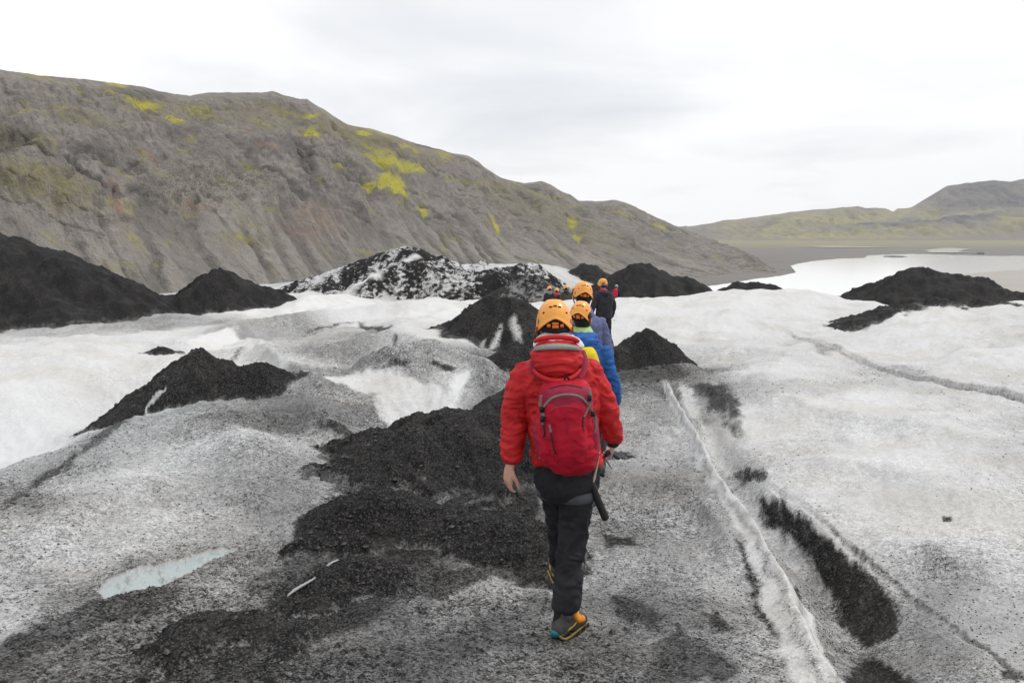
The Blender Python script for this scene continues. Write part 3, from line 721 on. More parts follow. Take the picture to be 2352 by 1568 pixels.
ZTOP = ZB.copy()
for (sl, z), (lab, pk, opt) in zip(mz, MOUNDS):
    x, y = X[sl], Y[sl]; g = opt['g']
    r = np.maximum(y, 2.0)
    z = z + 0.0045 * r * fbm((x + .8 * z) / (0.014 * r), np.log(r) / 0.024 - .9 * z / (.024 * r), 4, opt['seed'] + 40, 0.7)
    over = z - ZB[sl]
    keep = over > -0.04 - 0.1 * g
    n = fbm(x / (g * 2.0), y / (g * 3.0), 4, opt['seed'] + 21, 0.6)
    dm = 0.84 + 0.36 * sstep(-g * 0.5, g * 1.8, over) + 0.26 * n
    mo = opt.get('mott', 0)
    if lab.startswith('jagged'):          # streaks of bare ice down the flank that faces the track
        for (a, b, c) in (((1178,735),(1190,785),.10),((1150,760),(1130,800),.06),((1110,790),(1060,815),.06)):
            L = hit(surf_pts, [a[0], b[0]], [a[1], b[1]])
            dd_, _, tt_ = poly_dist(x, y, L)
            dm = dm * (1 - 0.75 * np.exp(-(dd_ / c) ** 2))
    if lab.startswith('large mottled'):   # snow running down its gully
        for (a, b, m_, c) in (((862,632),(800,668),(770,695),.62),((960,590),(900,610),(860,630),.35),((1180,650),(1130,680),(1100,690),.4)):
            L = hit(surf_pts, [a[0], b[0], m_[0]], [a[1], b[1], m_[1]])
            dd_, _, tt_ = poly_dist(x, y, L)
            dm = dm * (1 - np.exp(-(dd_ / c) ** 2))
    bl = BLUE[sl]
    dm = np.clip(dm, 0, 1) * (1 - bl)
    q = grid_faces(*x.shape, mask=keep)
    if len(q) == 0: continue
    P0 = opt['top']
    loc = (P0[0], P0[1], opt['low'])
    o = link('ash_mound', surf_mesh('ash_mound', x, y, z, dict(dirt=dm, blue=bl, cool=np.zeros_like(dm), mott=np.full_like(dm, mo)), q, loc), None, loc)
    tag(o, lab, 'ash mound', 'ash mounds on the glacier')
    ZTOP[sl] = np.maximum(ZTOP[sl], z)
    opt['dm'] = dm
def ground_z(x, y):
    i = int(np.clip(np.searchsorted(yy_, y), 1, NR - 1)); s = x / (0.72 * 1.04 * (max(y, 0) + 1.5))
    j = int(np.clip(np.searchsorted(ss_, s), 1, NC - 1))
    ty = (y - yy_[i - 1]) / (yy_[i] - yy_[i - 1])
    a = ZTOP[i - 1, j]; b = ZTOP[i, j]
    return float(a + (b - a) * ty)

# ================================================================== GRIT: loose grains of ash and gravel on the ice
rng = np.random.default_rng(7)
NG = 110000
gy = 2.2 * np.exp(rng.random(NG) * math.log(16 / 2.2)); gxx = (rng.random(NG) * 2 - 1) * 0.74 * (gy + .3)
gi = np.clip(np.searchsorted(yy_, gy), 1, NR - 1); gj = np.clip(np.searchsorted(ss_, gxx / (0.72 * 1.04 * (gy + 1.5))), 1, NC - 1)
dloc = D[gi, gj]; zloc = ZTOP[gi, gj]
keep = rng.random(NG) < np.where(BLUE[gi, gj] > .1, 0, 1.5 * np.clip(dloc - .22, 0, 1) ** 1.1)
gxx, gy = X[gi, gj][keep], Y[gi, gj][keep]; gzz = zloc[keep]
n_ = len(gxx)
sz = (0.0016 + 0.0042 * rng.random(n_) ** 4) * (0.6 + .14 * gy)
big_ = (rng.random(n_) < .06) & (dloc[keep] > .8)
sz = np.where(big_, (.004 + .012 * rng.random(n_) ** 3) * (.6 + .16 * gy), sz)
octa = np.array([[1, 0, 0], [-1, 0, 0], [0, 1, 0], [0, -1, 0], [0, 0, 1], [0, 0, -1]], float)
ofc = np.array([[0, 2, 4], [2, 1, 4], [1, 3, 4], [3, 0, 4], [2, 0, 5], [1, 2, 5], [3, 1, 5], [0, 3, 5]])
GV = octa[None] * (1 + .5 * (rng.random((n_, 6, 1)) - .5)) * sz[:, None, None] * np.array([1.2, 1.2, .8])
ang = rng.random(n_) * 6.28
ca_, sa_ = np.cos(ang)[:, None], np.sin(ang)[:, None]
GV = np.stack([GV[..., 0] * ca_ - GV[..., 1] * sa_, GV[..., 0] * sa_ + GV[..., 1] * ca_, GV[..., 2]], -1)
GV += np.stack([gxx + .3 * sz, gy, gzz + sz * .25], -1)[:, None, :]
GF = (ofc[None] + 6 * np.arange(n_)[:, None, None]).reshape(-1, 3)
t = NT('loose_grit'); p = t.pos()
gn = t.noise(p, 45, 2, .5)
t.col(t.mix(t.mr(gn, .40, .66), (.012, .012, .013, 1), (.085, .08, .075, 1))); t.rough(.85)
gr = link('gravel', mesh_np('gravel', GV.reshape(-1, 3), GF, t.m, False))
tag(gr, 'loose black and grey volcanic grit scattered over the ice', 'gravel', None, 'stuff')

# ================================================================== MOUNTAIN ON THE LEFT
def interp(px, tab, k):
    t = np.array(tab, float)
    return np.interp(px, t[:, 0], t[:, k])
M_BASE = [(-900,820,95),(-400,770,115),(0,725,140),(310,704,165),(620,668,205),(900,655,255),(1250,648,330),(1450,645,375),(1640,648,388),(1760,645,420),(1900,660,470)]
M_CREST = [(-900,40,260),(-400,95,262),(-150,140,268),(0,160,272),(80,172,285),(200,183,310),(330,200,335),(400,217,350),(440,219,360),(480,213,370),(560,212,385),(600,213,390),(625,210,392),(655,219,398),(690,228,402),(705,226,405),(720,238,410),(760,262,425),
  (800,287,440),(850,296,460),(900,310,480),(950,328,505),(1000,340,530),(1040,352,550),(1075,357,565),(1100,372,575),(1112,384,580),(1150,408,600),(1200,421,630),(1245,416,655),(1265,424,668),(1290,440,680),(1310,446,690),(1330,462,700),(1380,462,725),(1415,459,740),(1450,470,750),(1500,496,760),(1560,522,760),(1620,546,740),(1690,574,660),(1750,604,570),(1800,632,500),(1900,655,480)]
nc, nr = 760, 260
pxs = np.linspace(-900, 1900, nc)
vs_ = np.linspace(-0.12, 1.0, nr)
def at_v(px, py, d):
    a, b = (px - CX) / F, -(py - CY) / F
    ry, rz = CP + b * SP, -SP + b * CP
    return np.stack([a * d / ry, d, CAMZ + rz * d / ry], -1)
B = at_v(pxs, interp(pxs, M_BASE, 1), interp(pxs, M_BASE, 2))
crest_py = interp(pxs, M_CREST, 1)
crest_py = crest_py + 3.2 * fbm(pxs / 38, pxs * 0, 5, 5, .6)
C = at_v(pxs, crest_py, interp(pxs, M_CREST, 2))
V = vs_[:, None, None]
Pm = B[None] * (1 - V) + C[None] * V
hgt = (C[:, 2] - B[:, 2])[None, :]
vv = vs_[:, None]
# bulging profile: steeper in the middle of the face, rounder at the top
Pm[..., 2] += hgt * (0.035 * np.sin(np.clip(vv, 0, 1) * math.pi))
mx, my, mzz = Pm[..., 0], Pm[..., 1], Pm[..., 2]
along = mx * 0.63 + my * 0.776; across = mx * 0.776 - my * 0.63
# picture position of every point, to find where the photograph shows cliffs, moss and bare rock
def proj(x, y, z):
    zz2 = z - CAMZ
    dep = y * CP - zz2 * SP
    return CX + F * x / dep, CY - F * (zz2 * CP + y * SP) / dep
PX, PY = proj(mx, my, mzz)
# gullies in the scree at the foot
low = (.35 + .65 * sstep(-.3, .4, fbm(along / 55, across / 90, 2, 7))) * sstep(0.44, 0.10, vv + 0.10 * pn(along / 30, across * 0 + 3, 6))
gul = fbm((along + 0.22 * across + 2.5 * fbm(along / 14, across / 14, 2, 22)) / 11.0, across / 85.0, 2, 21, 0.45, ridged=True)
gul2 = fbm((along - 0.1 * across) / 16.0, across / 70.0, 3, 24, 0.5)
GUL_SHADE = low * sstep(.42, .78, gul)
disp = (low * (1.4 * gul2 - 3.4 * sstep(.25, .95, gul))) * sstep(-0.05, 0.1, vv)
# ribs and ledges of the rock face
face = sstep(0.12, 0.36, vv) * sstep(1.0, 0.93, vv)
rib = fbm((along + 0.9 * across) / 34.0, (across - .4 * along) / 85.0, 5, 31, 0.58, ridged=True)
rock = fbm(along / 11.0, across / 11.0 + mzz / 9.0, 4, 41, 0.6)
strata = fbm((along + 1.2 * across) / 46.0, (mzz - .22 * along) / 6.5, 4, 35, .6, ridged=True)
STR = face * sstep(-.1, -.55, strata) * sstep(-.2, .35, fbm(along / 60, across / 40, 3, 36))
disp = disp + face * (6.0 * (rib - 0.2) + 1.4 * rock + 1.6 * strata + .9 * fbm(along / 7.5, across / 6.0 + mzz / 7, 4, 43, .62, ridged=True))
RIB_SHADE = face * .8 * sstep(-.15, -.6, fbm((along + 0.9 * across) / 34.0, (across - .4 * along) / 85.0, 5, 31, 0.58, ridged=True) + .5 * rock)
wob = 5 * fbm(along / 22, across / 22, 3, 93)
ck1 = fbm((along + .7 * across + wob) / 42.0, (across - .5 * along + wob) / 120.0, 3, 95, .55, ridged=True)
ck2 = fbm((along - .3 * across + wob) / 26.0, (mzz + .15 * along) / 22.0, 3, 97, .55, ridged=True)
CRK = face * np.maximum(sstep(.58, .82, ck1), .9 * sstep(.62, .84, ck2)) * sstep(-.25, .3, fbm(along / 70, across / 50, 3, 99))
disp = disp - 2.6 * CRK
def band(pts, w, up=1.0):
    d, s, t = poly_dist(PX, PY, pts)
    return np.exp(-(d / w) ** 2), s, t
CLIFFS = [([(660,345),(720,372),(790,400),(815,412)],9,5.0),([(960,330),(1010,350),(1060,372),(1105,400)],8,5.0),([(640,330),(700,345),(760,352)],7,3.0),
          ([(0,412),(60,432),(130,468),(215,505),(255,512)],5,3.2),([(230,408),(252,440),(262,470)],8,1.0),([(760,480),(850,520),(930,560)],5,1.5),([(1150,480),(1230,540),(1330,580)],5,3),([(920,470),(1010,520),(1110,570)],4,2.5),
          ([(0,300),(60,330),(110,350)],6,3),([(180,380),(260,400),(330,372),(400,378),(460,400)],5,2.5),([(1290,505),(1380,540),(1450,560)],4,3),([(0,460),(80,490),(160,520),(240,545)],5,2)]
LEDGE_SHADE = np.zeros_like(PX)
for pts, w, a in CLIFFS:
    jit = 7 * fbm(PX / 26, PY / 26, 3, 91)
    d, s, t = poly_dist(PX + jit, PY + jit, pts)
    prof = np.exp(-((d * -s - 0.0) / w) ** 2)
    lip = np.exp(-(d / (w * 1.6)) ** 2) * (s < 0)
    LEDGE_SHADE = np.maximum(LEDGE_SHADE, np.exp(-(d / (w * .75)) ** 2) * min(1, a / 4))
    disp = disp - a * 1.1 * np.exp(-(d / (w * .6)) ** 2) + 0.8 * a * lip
# the tumbled pale outcrop
outc = np.exp(-(((PX - 455) / 165) ** 2 + ((PY - 438) / 52) ** 2) ** 1.5)
disp = disp + outc * 4.5 * fbm(along / 5.0, across / 4.0, 4, 61, 0.6)
disp = disp + 1.1 * fbm(along / 3.0, across / 3.6, 3, 63, 0.7) * sstep(-0.05, .05, vv)
nrm = np.array([0.776 * 0.62, -0.63 * 0.62, 0.78])
crestfix = .06 + .94 * sstep(1.0, 0.80, vv)
Pm = Pm + (disp * crestfix)[..., None] * nrm
# the far side
back = []
for k, (run, drop) in enumerate(((10, 2.0), (40, 14), (120, 60), (200, 130))):
    bk = C.copy(); bk[:, 0] -= 0.5 * run; bk[:, 1] += 0.86 * run; bk[:, 2] = np.maximum(C[:, 2] - drop, -28); back.append(bk)
Pall = np.concatenate([Pm, np.stack(back)], 0)
def blobs(L):
    o = np.zeros_like(PX)
    jx = 9 * fbm(PX / 30, PY / 18, 4, 111); jy = 6 * fbm(PX / 30 + 9, PY / 18, 4, 112)
    for (cx, cy, rx, ry, ang, st) in L:
        ca, sa = math.cos(math.radians(ang)), math.sin(math.radians(ang))
        dx, dy = PX + jx - cx, PY + jy - cy
        a = (dx * ca + dy * sa) / rx; b = (-dx * sa + dy * ca) / ry
        o = np.maximum(o, st * sstep(1.35, 0.35, np.sqrt(a * a + b * b)))
    return o
MOSS = blobs([(325,248,48,13,8,1),(262,232,35,7,25,.7),(398,290,36,10,18,.9),(265,194,38,7,10,.8),(90,180,55,9,12,.45),(150,210,40,8,25,.5),(710,320,28,9,5,1),(712,277,26,7,8,.8),(660,268,60,7,8,.4),(832,316,22,13,20,.9),(860,300,60,6,20,.55),
  (890,385,72,16,12,.95),(905,440,24,45,-35,1.1),(880,425,22,20,0,1),(838,438,26,13,0,.8),(945,400,34,13,10,.85),(865,360,60,10,20,.6),(1132,520,11,32,-32,.9),(970,488,9,20,-30,.9),(1325,546,15,6,10,.9),(1308,516,12,17,-30,.8),(1510,526,24,9,15,.6),(1420,500,40,8,20,.45),
  (1025,422,14,6,10,.8),(1180,430,20,6,15,.6),(1100,425,90,6,14,.4),(1240,455,80,6,12,.4),(560,545,30,12,0,.5),(930,340,60,8,18,.6),(1010,365,30,7,25,.6),(460,270,60,12,20,.5),(590,300,40,12,10,.4),(130,270,30,8,10,.5),(60,275,50,8,5,.45),(780,400,28,8,10,.6)])
OLIVE = blobs([(90,440,150,45,15,.8),(40,340,90,30,5,.7),(200,300,90,20,10,.4),(850,330,160,40,20,.6),(1250,500,200,40,22,.35),(650,280,170,30,12,.45),(350,250,160,40,10,.35),(570,550,80,16,5,.5)])
RED = blobs([(262,470,14,45,-10,.9),(272,500,10,22,10,.9),(332,357,36,10,15,.55),(605,350,28,10,15,.8),(560,320,18,8,40,.5),(438,464,13,9,0,1.2),(690,525,75,20,5,.5),(720,510,80,40,10,.35),(440,480,60,10,5,.35),(250,430,15,14,20,.6)])
PALE = outc
def pad(a): return np.concatenate([a, np.repeat(a[-1:], 4, 0)], 0)
at_m = dict(moss=pad(MOSS), olive=pad(OLIVE), red=pad(RED), pale=pad(PALE), crease_shade=pad(np.maximum(np.maximum(np.maximum(LEDGE_SHADE, RIB_SHADE), .75 * STR), CRK)), gully=pad(GUL_SHADE), sa=pad(along), sc=pad(across), foot=pad(np.broadcast_to(low, PX.shape)))
t = NT('mountain_rock')
p = t.pos()
n1 = t.noise(p, .05, 5, .6); n2 = t.noise(p, .35, 5, .65); n3 = t.noise(p, 1.6, 3, .6)
cmb = t.n('ShaderNodeCombineXYZ'); t.l(t.attr('sa'), cmb.inputs[0]); t.l(t.attr('sc'), cmb.inputs[1])
st1 = t.noise(t.scale(cmb.outputs[0], (.30, .030, 1)), 1.0, 6, .68, .3)
st2 = t.noise(t.scale(cmb.outputs[0], (.09, .045, 1)), 1.0, 6, .7, .6)
col = t.mix(t.mr(n1, .35, .65), (.255, .233, .208, 1), (.335, .308, .275, 1))
col = t.mix(t.mr(n2, .35, .7), t.mix(.5, col, (.11, .103, .10, 1)), col)
col = t.mix(t.math('MULTIPLY', t.attr('foot'), .75), col, t.mix(n3, (.295, .272, .246, 1), (.36, .335, .305, 1)))
col = t.mix(t.math('MULTIPLY', t.attr('olive'), t.mr(n2, .35, .6, .35, .95)), col, (.215, .19, .07, 1))
col = t.mix(t.math('MULTIPLY', t.attr('pale'), t.mr(n3, .42, .6, 0, .8)), col, (.40, .37, .30, 1))
col = t.mix(t.math('MULTIPLY', t.attr('red'), t.mr(n2, .38, .58, .15, .8)), col, (.36, .19, .13, 1))
col = t.mix(t.math('MULTIPLY', t.attr('crease_shade'), t.mr(n2, .3, .6, .2, .85)), col, (.055, .05, .05, 1))  # shade of ledges, ribs and cracks painted into the rock colour
col = t.mix(t.math('MULTIPLY', t.attr('gully'), .7), col, (.085, .078, .072, 1))  # gully floors darkened by colour, in place of shade the flat light lacks
col = t.mix(t.mr(st1, .52, .68, 0, .5), col, (.10, .093, .087, 1))
col = t.mix(t.mr(st1, .46, .30, 0, .45), col, (.36, .33, .29, 1))
col = t.mix(t.mr(st2, .56, .66, 0, .5), col, (.10, .092, .09, 1))
ms = t.math('MULTIPLY', t.attr('moss'), t.mr(t.math('ADD', t.math('MULTIPLY', n2, .5), t.math('MULTIPLY', n3, .5)), .32, .50, .0, 1))
veil = t.math('MULTIPLY', t.mr(t.noise(p, .09, 5, .7), .54, .66), .42)
ms = t.math('MAXIMUM', ms, veil)
col = t.mix(t.math('MINIMUM', t.math('MULTIPLY', ms, .97), 1.0), col, t.mix(t.mr(t.math('MULTIPLY', ms, t.math('ADD', n3, .5)), .10, .80), (.24, .215, .07, 1), (.46, .425, .045, 1)))
t.col(col); t.rough(.95); t.b.inputs['Specular IOR Level'].default_value = .15
t.bump(t.math('ADD', t.math('ADD', n2, t.math('MULTIPLY', n3, .5)), t.math('MULTIPLY', st1, 1.2)), .9, 2.4)
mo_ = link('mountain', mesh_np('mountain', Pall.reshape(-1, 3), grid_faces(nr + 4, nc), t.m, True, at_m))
tag(mo_, 'grey brown mountainside with patches of yellow green moss', None, None, 'structure')

# ================================================================== HILLS ACROSS THE LAGOON
H_CREST = [(1380,540),(1500,528),(1560,522),(1600,518),(1640,512),(1660,506),(1690,504),(1730,499),(1800,490),(1870,481),(1930,479),(1970,475),(1990,478),(2030,479),(2050,488),(2060,481),(2090,479),(2110,467),(2150,455),(2160,436),(2175,428),(2210,424),(2280,416),(2320,420),(2352,411),(2450,395),(2600,380),(2900,360)]
nc2, nr2 = 460, 130
px2 = np.linspace(1380, 2900, nc2); v2 = np.linspace(-0.1, 1, nr2)
hb = at_v(px2, np.full(nc2, 551.0), np.full(nc2, 1950.0))
hc = at_v(px2, interp(px2, H_CREST, 1) + 1.2 * fbm(px2 / 25, px2 * 0, 3, 8), np.full(nc2, 2700.0))
Vh = v2[:, None, None]
Ph = hb[None] * (1 - Vh) + hc[None] * Vh
HX, HY = proj(Ph[..., 0], Ph[..., 1], Ph[..., 2])
hh = (hc[:, 2] - hb[:, 2])[None]
vv2 = v2[:, None]
# an apron, a shelf, and the crag behind it
Ph[..., 2] += hh * 0.10 * np.sin(vv2 * 2 * math.pi * 1.5) * (HX > 1900) * sstep(0, .2, vv2) * sstep(1, .9, vv2)
dh = 34 * fbm(Ph[..., 0] / 190, Ph[..., 1] / 260, 5, 201, .55) + 16 * fbm(Ph[..., 0] / 45, Ph[..., 1] / 120, 3, 205, ridged=True)
Ph = Ph + (dh * sstep(0, .12, vv2) * (.06 + .94 * sstep(1, .66, vv2)))[..., None] * np.array([0, -.75, .66])
bk = hc.copy(); bk[:, 1] += 500; bk[:, 2] -= 150
Ph = np.concatenate([Ph, bk[None]], 0)
def hblob(L):
    o = np.zeros_like(HX)
    j = 8 * fbm(HX / 22, HY / 8, 4, 211); j2 = 4 * fbm(HX / 22 + 5, HY / 8, 4, 212)
    for (cx, cy, rx, ry, ang, st) in L:
        ca, sa = math.cos(math.radians(ang)), math.sin(math.radians(ang))
        dx, dy = HX + j - cx, HY + j2 - cy
        o = np.maximum(o, st * sstep(1.3, .3, np.sqrt(((dx * ca + dy * sa) / rx) ** 2 + ((-dx * sa + dy * ca) / ry) ** 2)))
    return o
GR = hblob([(1850,505,130,16,-3,.9),(1780,530,130,12,0,.8),(2000,500,150,10,-4,1),(2180,490,120,8,-4,.9),(2330,520,60,20,-10,.8),(2100,538,250,7,0,.7),(2330,480,50,8,-8,.8),(1900,545,300,4,0,.9),(1680,520,60,8,-10,.6)])
DK = hblob([(2260,440,110,22,-3,1),(2230,465,100,10,-3,.9),(2000,520,70,10,8,.9),(2050,478,40,9,5,.7),(1990,485,30,6,0,.7),(2200,515,160,12,-4,.8),(1760,520,50,7,-25,.5),(2310,458,90,10,-4,.9)])
t = NT('far_hill_rock')
p = t.pos()
n1 = t.noise(p, .012, 5, .6); n2 = t.noise(p, .05, 4, .65)
col = t.mix(n1, (.16, .145, .125, 1), (.215, .195, .16, 1))
col = t.mix(t.math('MULTIPLY', t.attr('green'), t.mr(n2, .38, .58, .25, .95)), col, t.mix(n1, (.25, .23, .075, 1), (.33, .30, .12, 1)))
col = t.mix(t.math('MULTIPLY', t.attr('dark'), t.mr(n2, .35, .6, .5, 1)), col, (.07, .07, .078, 1))
t.col(col); t.rough(.95); t.b.inputs['Specular IOR Level'].default_value = .1
t.bump(n2, .7, 8.0)
def pad1(a): return np.concatenate([a, a[-1:]], 0)
fh = link('far_hills', mesh_np('far_hills', Ph.reshape(-1, 3), grid_faces(nr2 + 1, nc2), t.m, True, dict(green=pad1(GR), dark=pad1(DK))))
tag(fh, 'low grassy hills and dark crag across the lagoon', None, None, 'structure')

# ================================================================== PLAIN AND LAGOON
LZ = -23.0
def on_level(px, py, z):
    a, b = (px - CX) / F, -(py - CY) / F
    ry, rz = CP + b * SP, -SP + b * CP
    k = (z - CAMZ) / rz
    return (a * k, ry * k)
ys = np.concatenate([np.linspace(-2500, 60, 12, endpoint=False), 60 * np.exp(np.linspace(0, 1, 130) * math.log(3800 / 60))])
xs = np.concatenate([-np.geomspace(3700, 260, 26), np.linspace(-250, 900, 150), np.geomspace(910, 3700, 26)])
GX, GY = np.meshgrid(xs, ys)
GZ = LZ - 0.35 + 0.28 * fbm(GX / 60, GY / 60, 4, 301) + 5 * sstep(1500, 2600, GY) * 0.5
t = NT('river_gravel')
p = t.pos()
n1 = t.noise(t.scale(p, (.35, 1, 1)), .02, 5, .6); n2 = t.noise(p, .3, 4, .6)
sepn = t.n('ShaderNodeSeparateXYZ'); t.l(p, sepn.inputs[0])
col = t.mix(n1, (.135, .125, .118, 1), (.21, .195, .18, 1))
col = t.mix(t.mr(n2, .4, .7, 0, .5), col, (.16, .148, .135, 1))
moor = t.math('MULTIPLY', t.mr(sepn.outputs['Y'], 1000, 1500), t.mr(n1, .38, .55, .25, 1))
col = t.mix(moor, col, t.mix(n2, (.26, .25, .11, 1), (.22, .20, .11, 1)))
t.col(col); t.rough(.95); t.b.inputs['Specular IOR Level'].default_value = .1
pl = link('plain', mesh_np('plain', np.stack([GX, GY, GZ], -1).reshape(-1, 3), grid_faces(len(ys), len(xs)), t.m, True))
tag(pl, 'dark gravel plain with yellowish moorland beyond the lagoon', None, None, 'structure')

t = NT('milky_water')
p = t.pos()
wv = t.noise(t.scale(p, (1, .35, 1)), .35, 3, .5)
t.col((.74, .745, .735)); t.rough(.10)
t.b.inputs['IOR'].default_value = 1.33
t.bump(wv, .12, .25)
MAT_WATER = t.m
def flat_sheet(name, outl, z, mat, jag=0.0, seed=1):
    pts = []
    for i in range(len(outl)):
        a, b = outl[i], outl[(i + 1) % len(outl)]
        n = max(1, int(max(abs(a[0] - b[0]), abs(a[1] - b[1]) * 3) / 6))
        for k in range(n):
            f = k / n
            pts.append((a[0] + (b[0] - a[0]) * f, a[1] + (b[1] - a[1]) * f))
    rng = np.array(pts)
    jy = jag * fbm(rng[:, 0] / 14.0, rng[:, 1] / 5.0, 4, seed, .6)
    P = [on_level(a, b + j, z) for (a, b), j in zip(pts, jy)]
    bm = bmesh.new()
    f = bm.faces.new([bm.verts.new((q[0], q[1], z)) for q in P])
    bmesh.ops.triangulate(bm, faces=[f])
    me = bpy.data.meshes.new(name); bm.to_mesh(me); bm.free(); me.materials.append(mat)
    if len(me.polygons) and me.polygons[0].normal.z < 0: me.flip_normals()
    return me
SHORE = [(1560,672),(1640,655),(1680,650),(1730,641),(1790,634),(1828,626),(1822,618),(1815,610),(1850,602),(1880,598),(1930,594),(1985,592),(1992,587),(2050,584),(2120,583),(2200,586),(2290,588),(2352,587),(2500,590),(2900,596),(3000,760),(1560,760)]
lg = link('lagoon', flat_sheet('lagoon', SHORE, LZ, MAT_WATER, 1.6, 3))
tag(lg, 'pale milky glacier lagoon reflecting the bright sky', None, None, 'structure')
SH2 = [(2118,575),(2150,571),(2185,569),(2230,572),(2200,577),(2240,579),(2180,580),(2110,580),(2140,577)]
l2 = link('river', flat_sheet('river', SH2, LZ + .3, MAT_WATER, .5, 9)); tag(l2, 'thin bright river channel beyond the lagoon', None, None, 'structure')
SH3 = [(1820,566),(1900,565),(1990,566),(2060,567),(1990,568),(1900,567.5)]
l3 = link('river', flat_sheet('river', SH3, LZ + .5, MAT_WATER, .3, 12)); tag(l3, 'thin bright river channel beyond the lagoon', None, None, 'structure')
t = NT('wet_mud'); p = t.pos()
t.col(t.mix(t.noise(p, .06, 4, .6), (.20, .18, .15, 1), (.29, .265, .225, 1))); t.rough(.5)
mb = link('mud_bank', flat_sheet('mud_bank', [(2180,634),(2230,628),(2300,622),(2352,619),(2600,612),(2700,680),(2100,690)], LZ + .06, t.m, 1.0, 15))
tag(mb, 'brown mud bank in the lagoon behind the ash hill', None, None, 'structure')
# two small icebergs far out
def iceberg(px, py, w, h, seed, lab):
    c = on_level(px, py, LZ)
    bm = bmesh.new(); bmesh.ops.create_icosphere(bm, subdivisions=3, radius=1)
    P = np.array([v.co for v in bm.verts]); n = pn3(P * 1.6, seed) * .45
    for v, k in zip(bm.verts, n):
        v.co *= 1 + k; v.co.x *= w; v.co.y *= w * .7; v.co.z *= h
    me = bpy.data.meshes.new('iceberg'); bm.to_mesh(me); bm.free()
    t = NT('dirty_ice'); p = t.pos(); t.col(t.mix(t.noise(p, .5, 4, .6), (.07, .08, .08, 1), (.30, .33, .33, 1)))
    me.materials.append(t.m)
    o = link('iceberg', me, None, (c[0], c[1], LZ)); tag(o, lab, 'iceberg', 'icebergs in the lagoon')
iceberg(2055, 590, 9, 1.6, 3, 'flat dark iceberg floating in open lagoon water')
iceberg(2248, 583, 5, 2.6, 4, 'small dark iceberg beside the far lagoon shore')

# ================================================================== HAZE
def haze_box(dens):
    v, q = np.array([[x, y, z] for x in (-3900, 3900) for y in (-2700, 4000) for z in (-40, 330)], float), np.array([[0, 1, 3, 2], [4, 6, 7, 5], [0, 4, 5, 1], [2, 3, 7, 6], [0, 2, 6, 4], [1, 5, 7, 3]])
    m = bpy.data.materials.new('damp_air'); m.use_nodes = True
    nt = m.node_tree; nt.nodes.clear()
    o_ = nt.nodes.new('ShaderNodeOutputMaterial'); vl = nt.nodes.new('ShaderNodeVolumePrincipled')
    vl.inputs['Color'].default_value = (.93, .95, 1.0, 1); vl.inputs['Density'].default_value = dens
    vl.inputs['Anisotropy'].default_value = 0.0
    nt.links.new(vl.outputs[0], o_.inputs['Volume'])
    h = link('haze', mesh_np('haze', v, q, m, False))
    tag(h, 'thin pale damp air over the valley', None, None, 'stuff')
haze_box(0.00012)

# ================================================================== FABRICS AND GEAR MATERIALS
def fabric(name, c, c2=None, rough=.75, weave=900, fold=9.0, spec=.15):
    t = NT(name); p = t.objco()
    n = t.noise(p, fold, 4, .6); w = t.noise(p, weave, 2, .5)
    c2 = c2 or tuple(v * .72 for v in c)
    t.col(t.mix(t.mr(n, .35, .7), c + (1,) if len(c) == 3 else c, c2 + (1,) if len(c2) == 3 else c2))
    t.rough(rough); t.b.inputs['Specular IOR Level'].default_value = spec
    t.b.inputs['Sheen Weight'].default_value = .0
    t.bump(t.math('ADD', t.math('MULTIPLY', w, .12), n), .35, .012)
    return t.m
def plain_mat(name, c, rough=.5, spec=.4, metal=0.0, vary=.15):
    t = NT(name); p = t.objco(); n = t.noise(p, 30, 4, .6)
    c2 = tuple(v * (1 - vary * 2) for v in c)
    t.col(t.mix(n, c + (1,), c2 + (1,))); t.rough(t.mr(n, .3, .7, rough * .85, min(rough * 1.2, 1)))
    t.b.inputs['Specular IOR Level'].default_value = spec; t.b.inputs['Metallic'].default_value = metal
    return t.m
def skin_mat():
    t = NT('skin'); p = t.objco(); n = t.noise(p, 40, 3, .6)
    t.col(t.mix(n, (.62, .36, .27, 1), (.50, .25, .18, 1))); t.rough(.55)
    t.b.inputs['Subsurface Weight'].default_value = .08; t.b.inputs['Subsurface Radius'].default_value = (.01, .004, .002)
    return t.m
M_SKIN = skin_mat()
M_RED = fabric('red_shell_fabric', (.54, .026, .028), (.40, .016, .020), .58)
M_REDDK = fabric('red_lining_fabric', (.30, .018, .018), None, .7)
M_PACK = fabric('crimson_pack_fabric', (.47, .010, .030), (.34, .007, .023), .65, 600, 7)
M_PACK2 = fabric('dusky_pack_fabric', (.29, .022, .05), (.21, .016, .04), .7, 600, 7)
M_BLACK = fabric('black_trouser_fabric', (.030, .030, .034), (.016, .016, .019), .85, 900, 5)
M_BLACK2 = fabric('charcoal_fabric', (.030, .030, .036), (.018, .018, .022), .8)
M_HARN = fabric('harness_webbing', (.085, .09, .105), (.06, .063, .075), .8)
M_STRAP = fabric('grey_webbing', (.20, .195, .18), (.14, .135, .125), .8)
M_WHITE = fabric('white_fleece', (.70, .70, .72), (.55, .55, .58), .9)
M_REFL = fabric('reflective_grey_band', (.30, .305, .28), (.21, .21, .20), .45)
M_BLUE = fabric('blue_shell_fabric', (.030, .115, .36), (.020, .075, .26), .7)
M_BLUE2 = fabric('grey_blue_fleece', (.13, .15, .27), (.09, .10, .20), .9)
M_YEL = fabric('yellow_pack_fabric', (.72, .56, .02), (.6, .44, .02), .6)
M_LIME = fabric('lime_fleece', (.38, .55, .22), (.28, .42, .16), .9)
M_DARKJ = fabric('dark_slate_fabric', (.038, .038, .048), (.026, .026, .033), .75)
M_OLIVE = fabric('olive_fabric', (.075, .072, .055), (.05, .05, .04), .8)
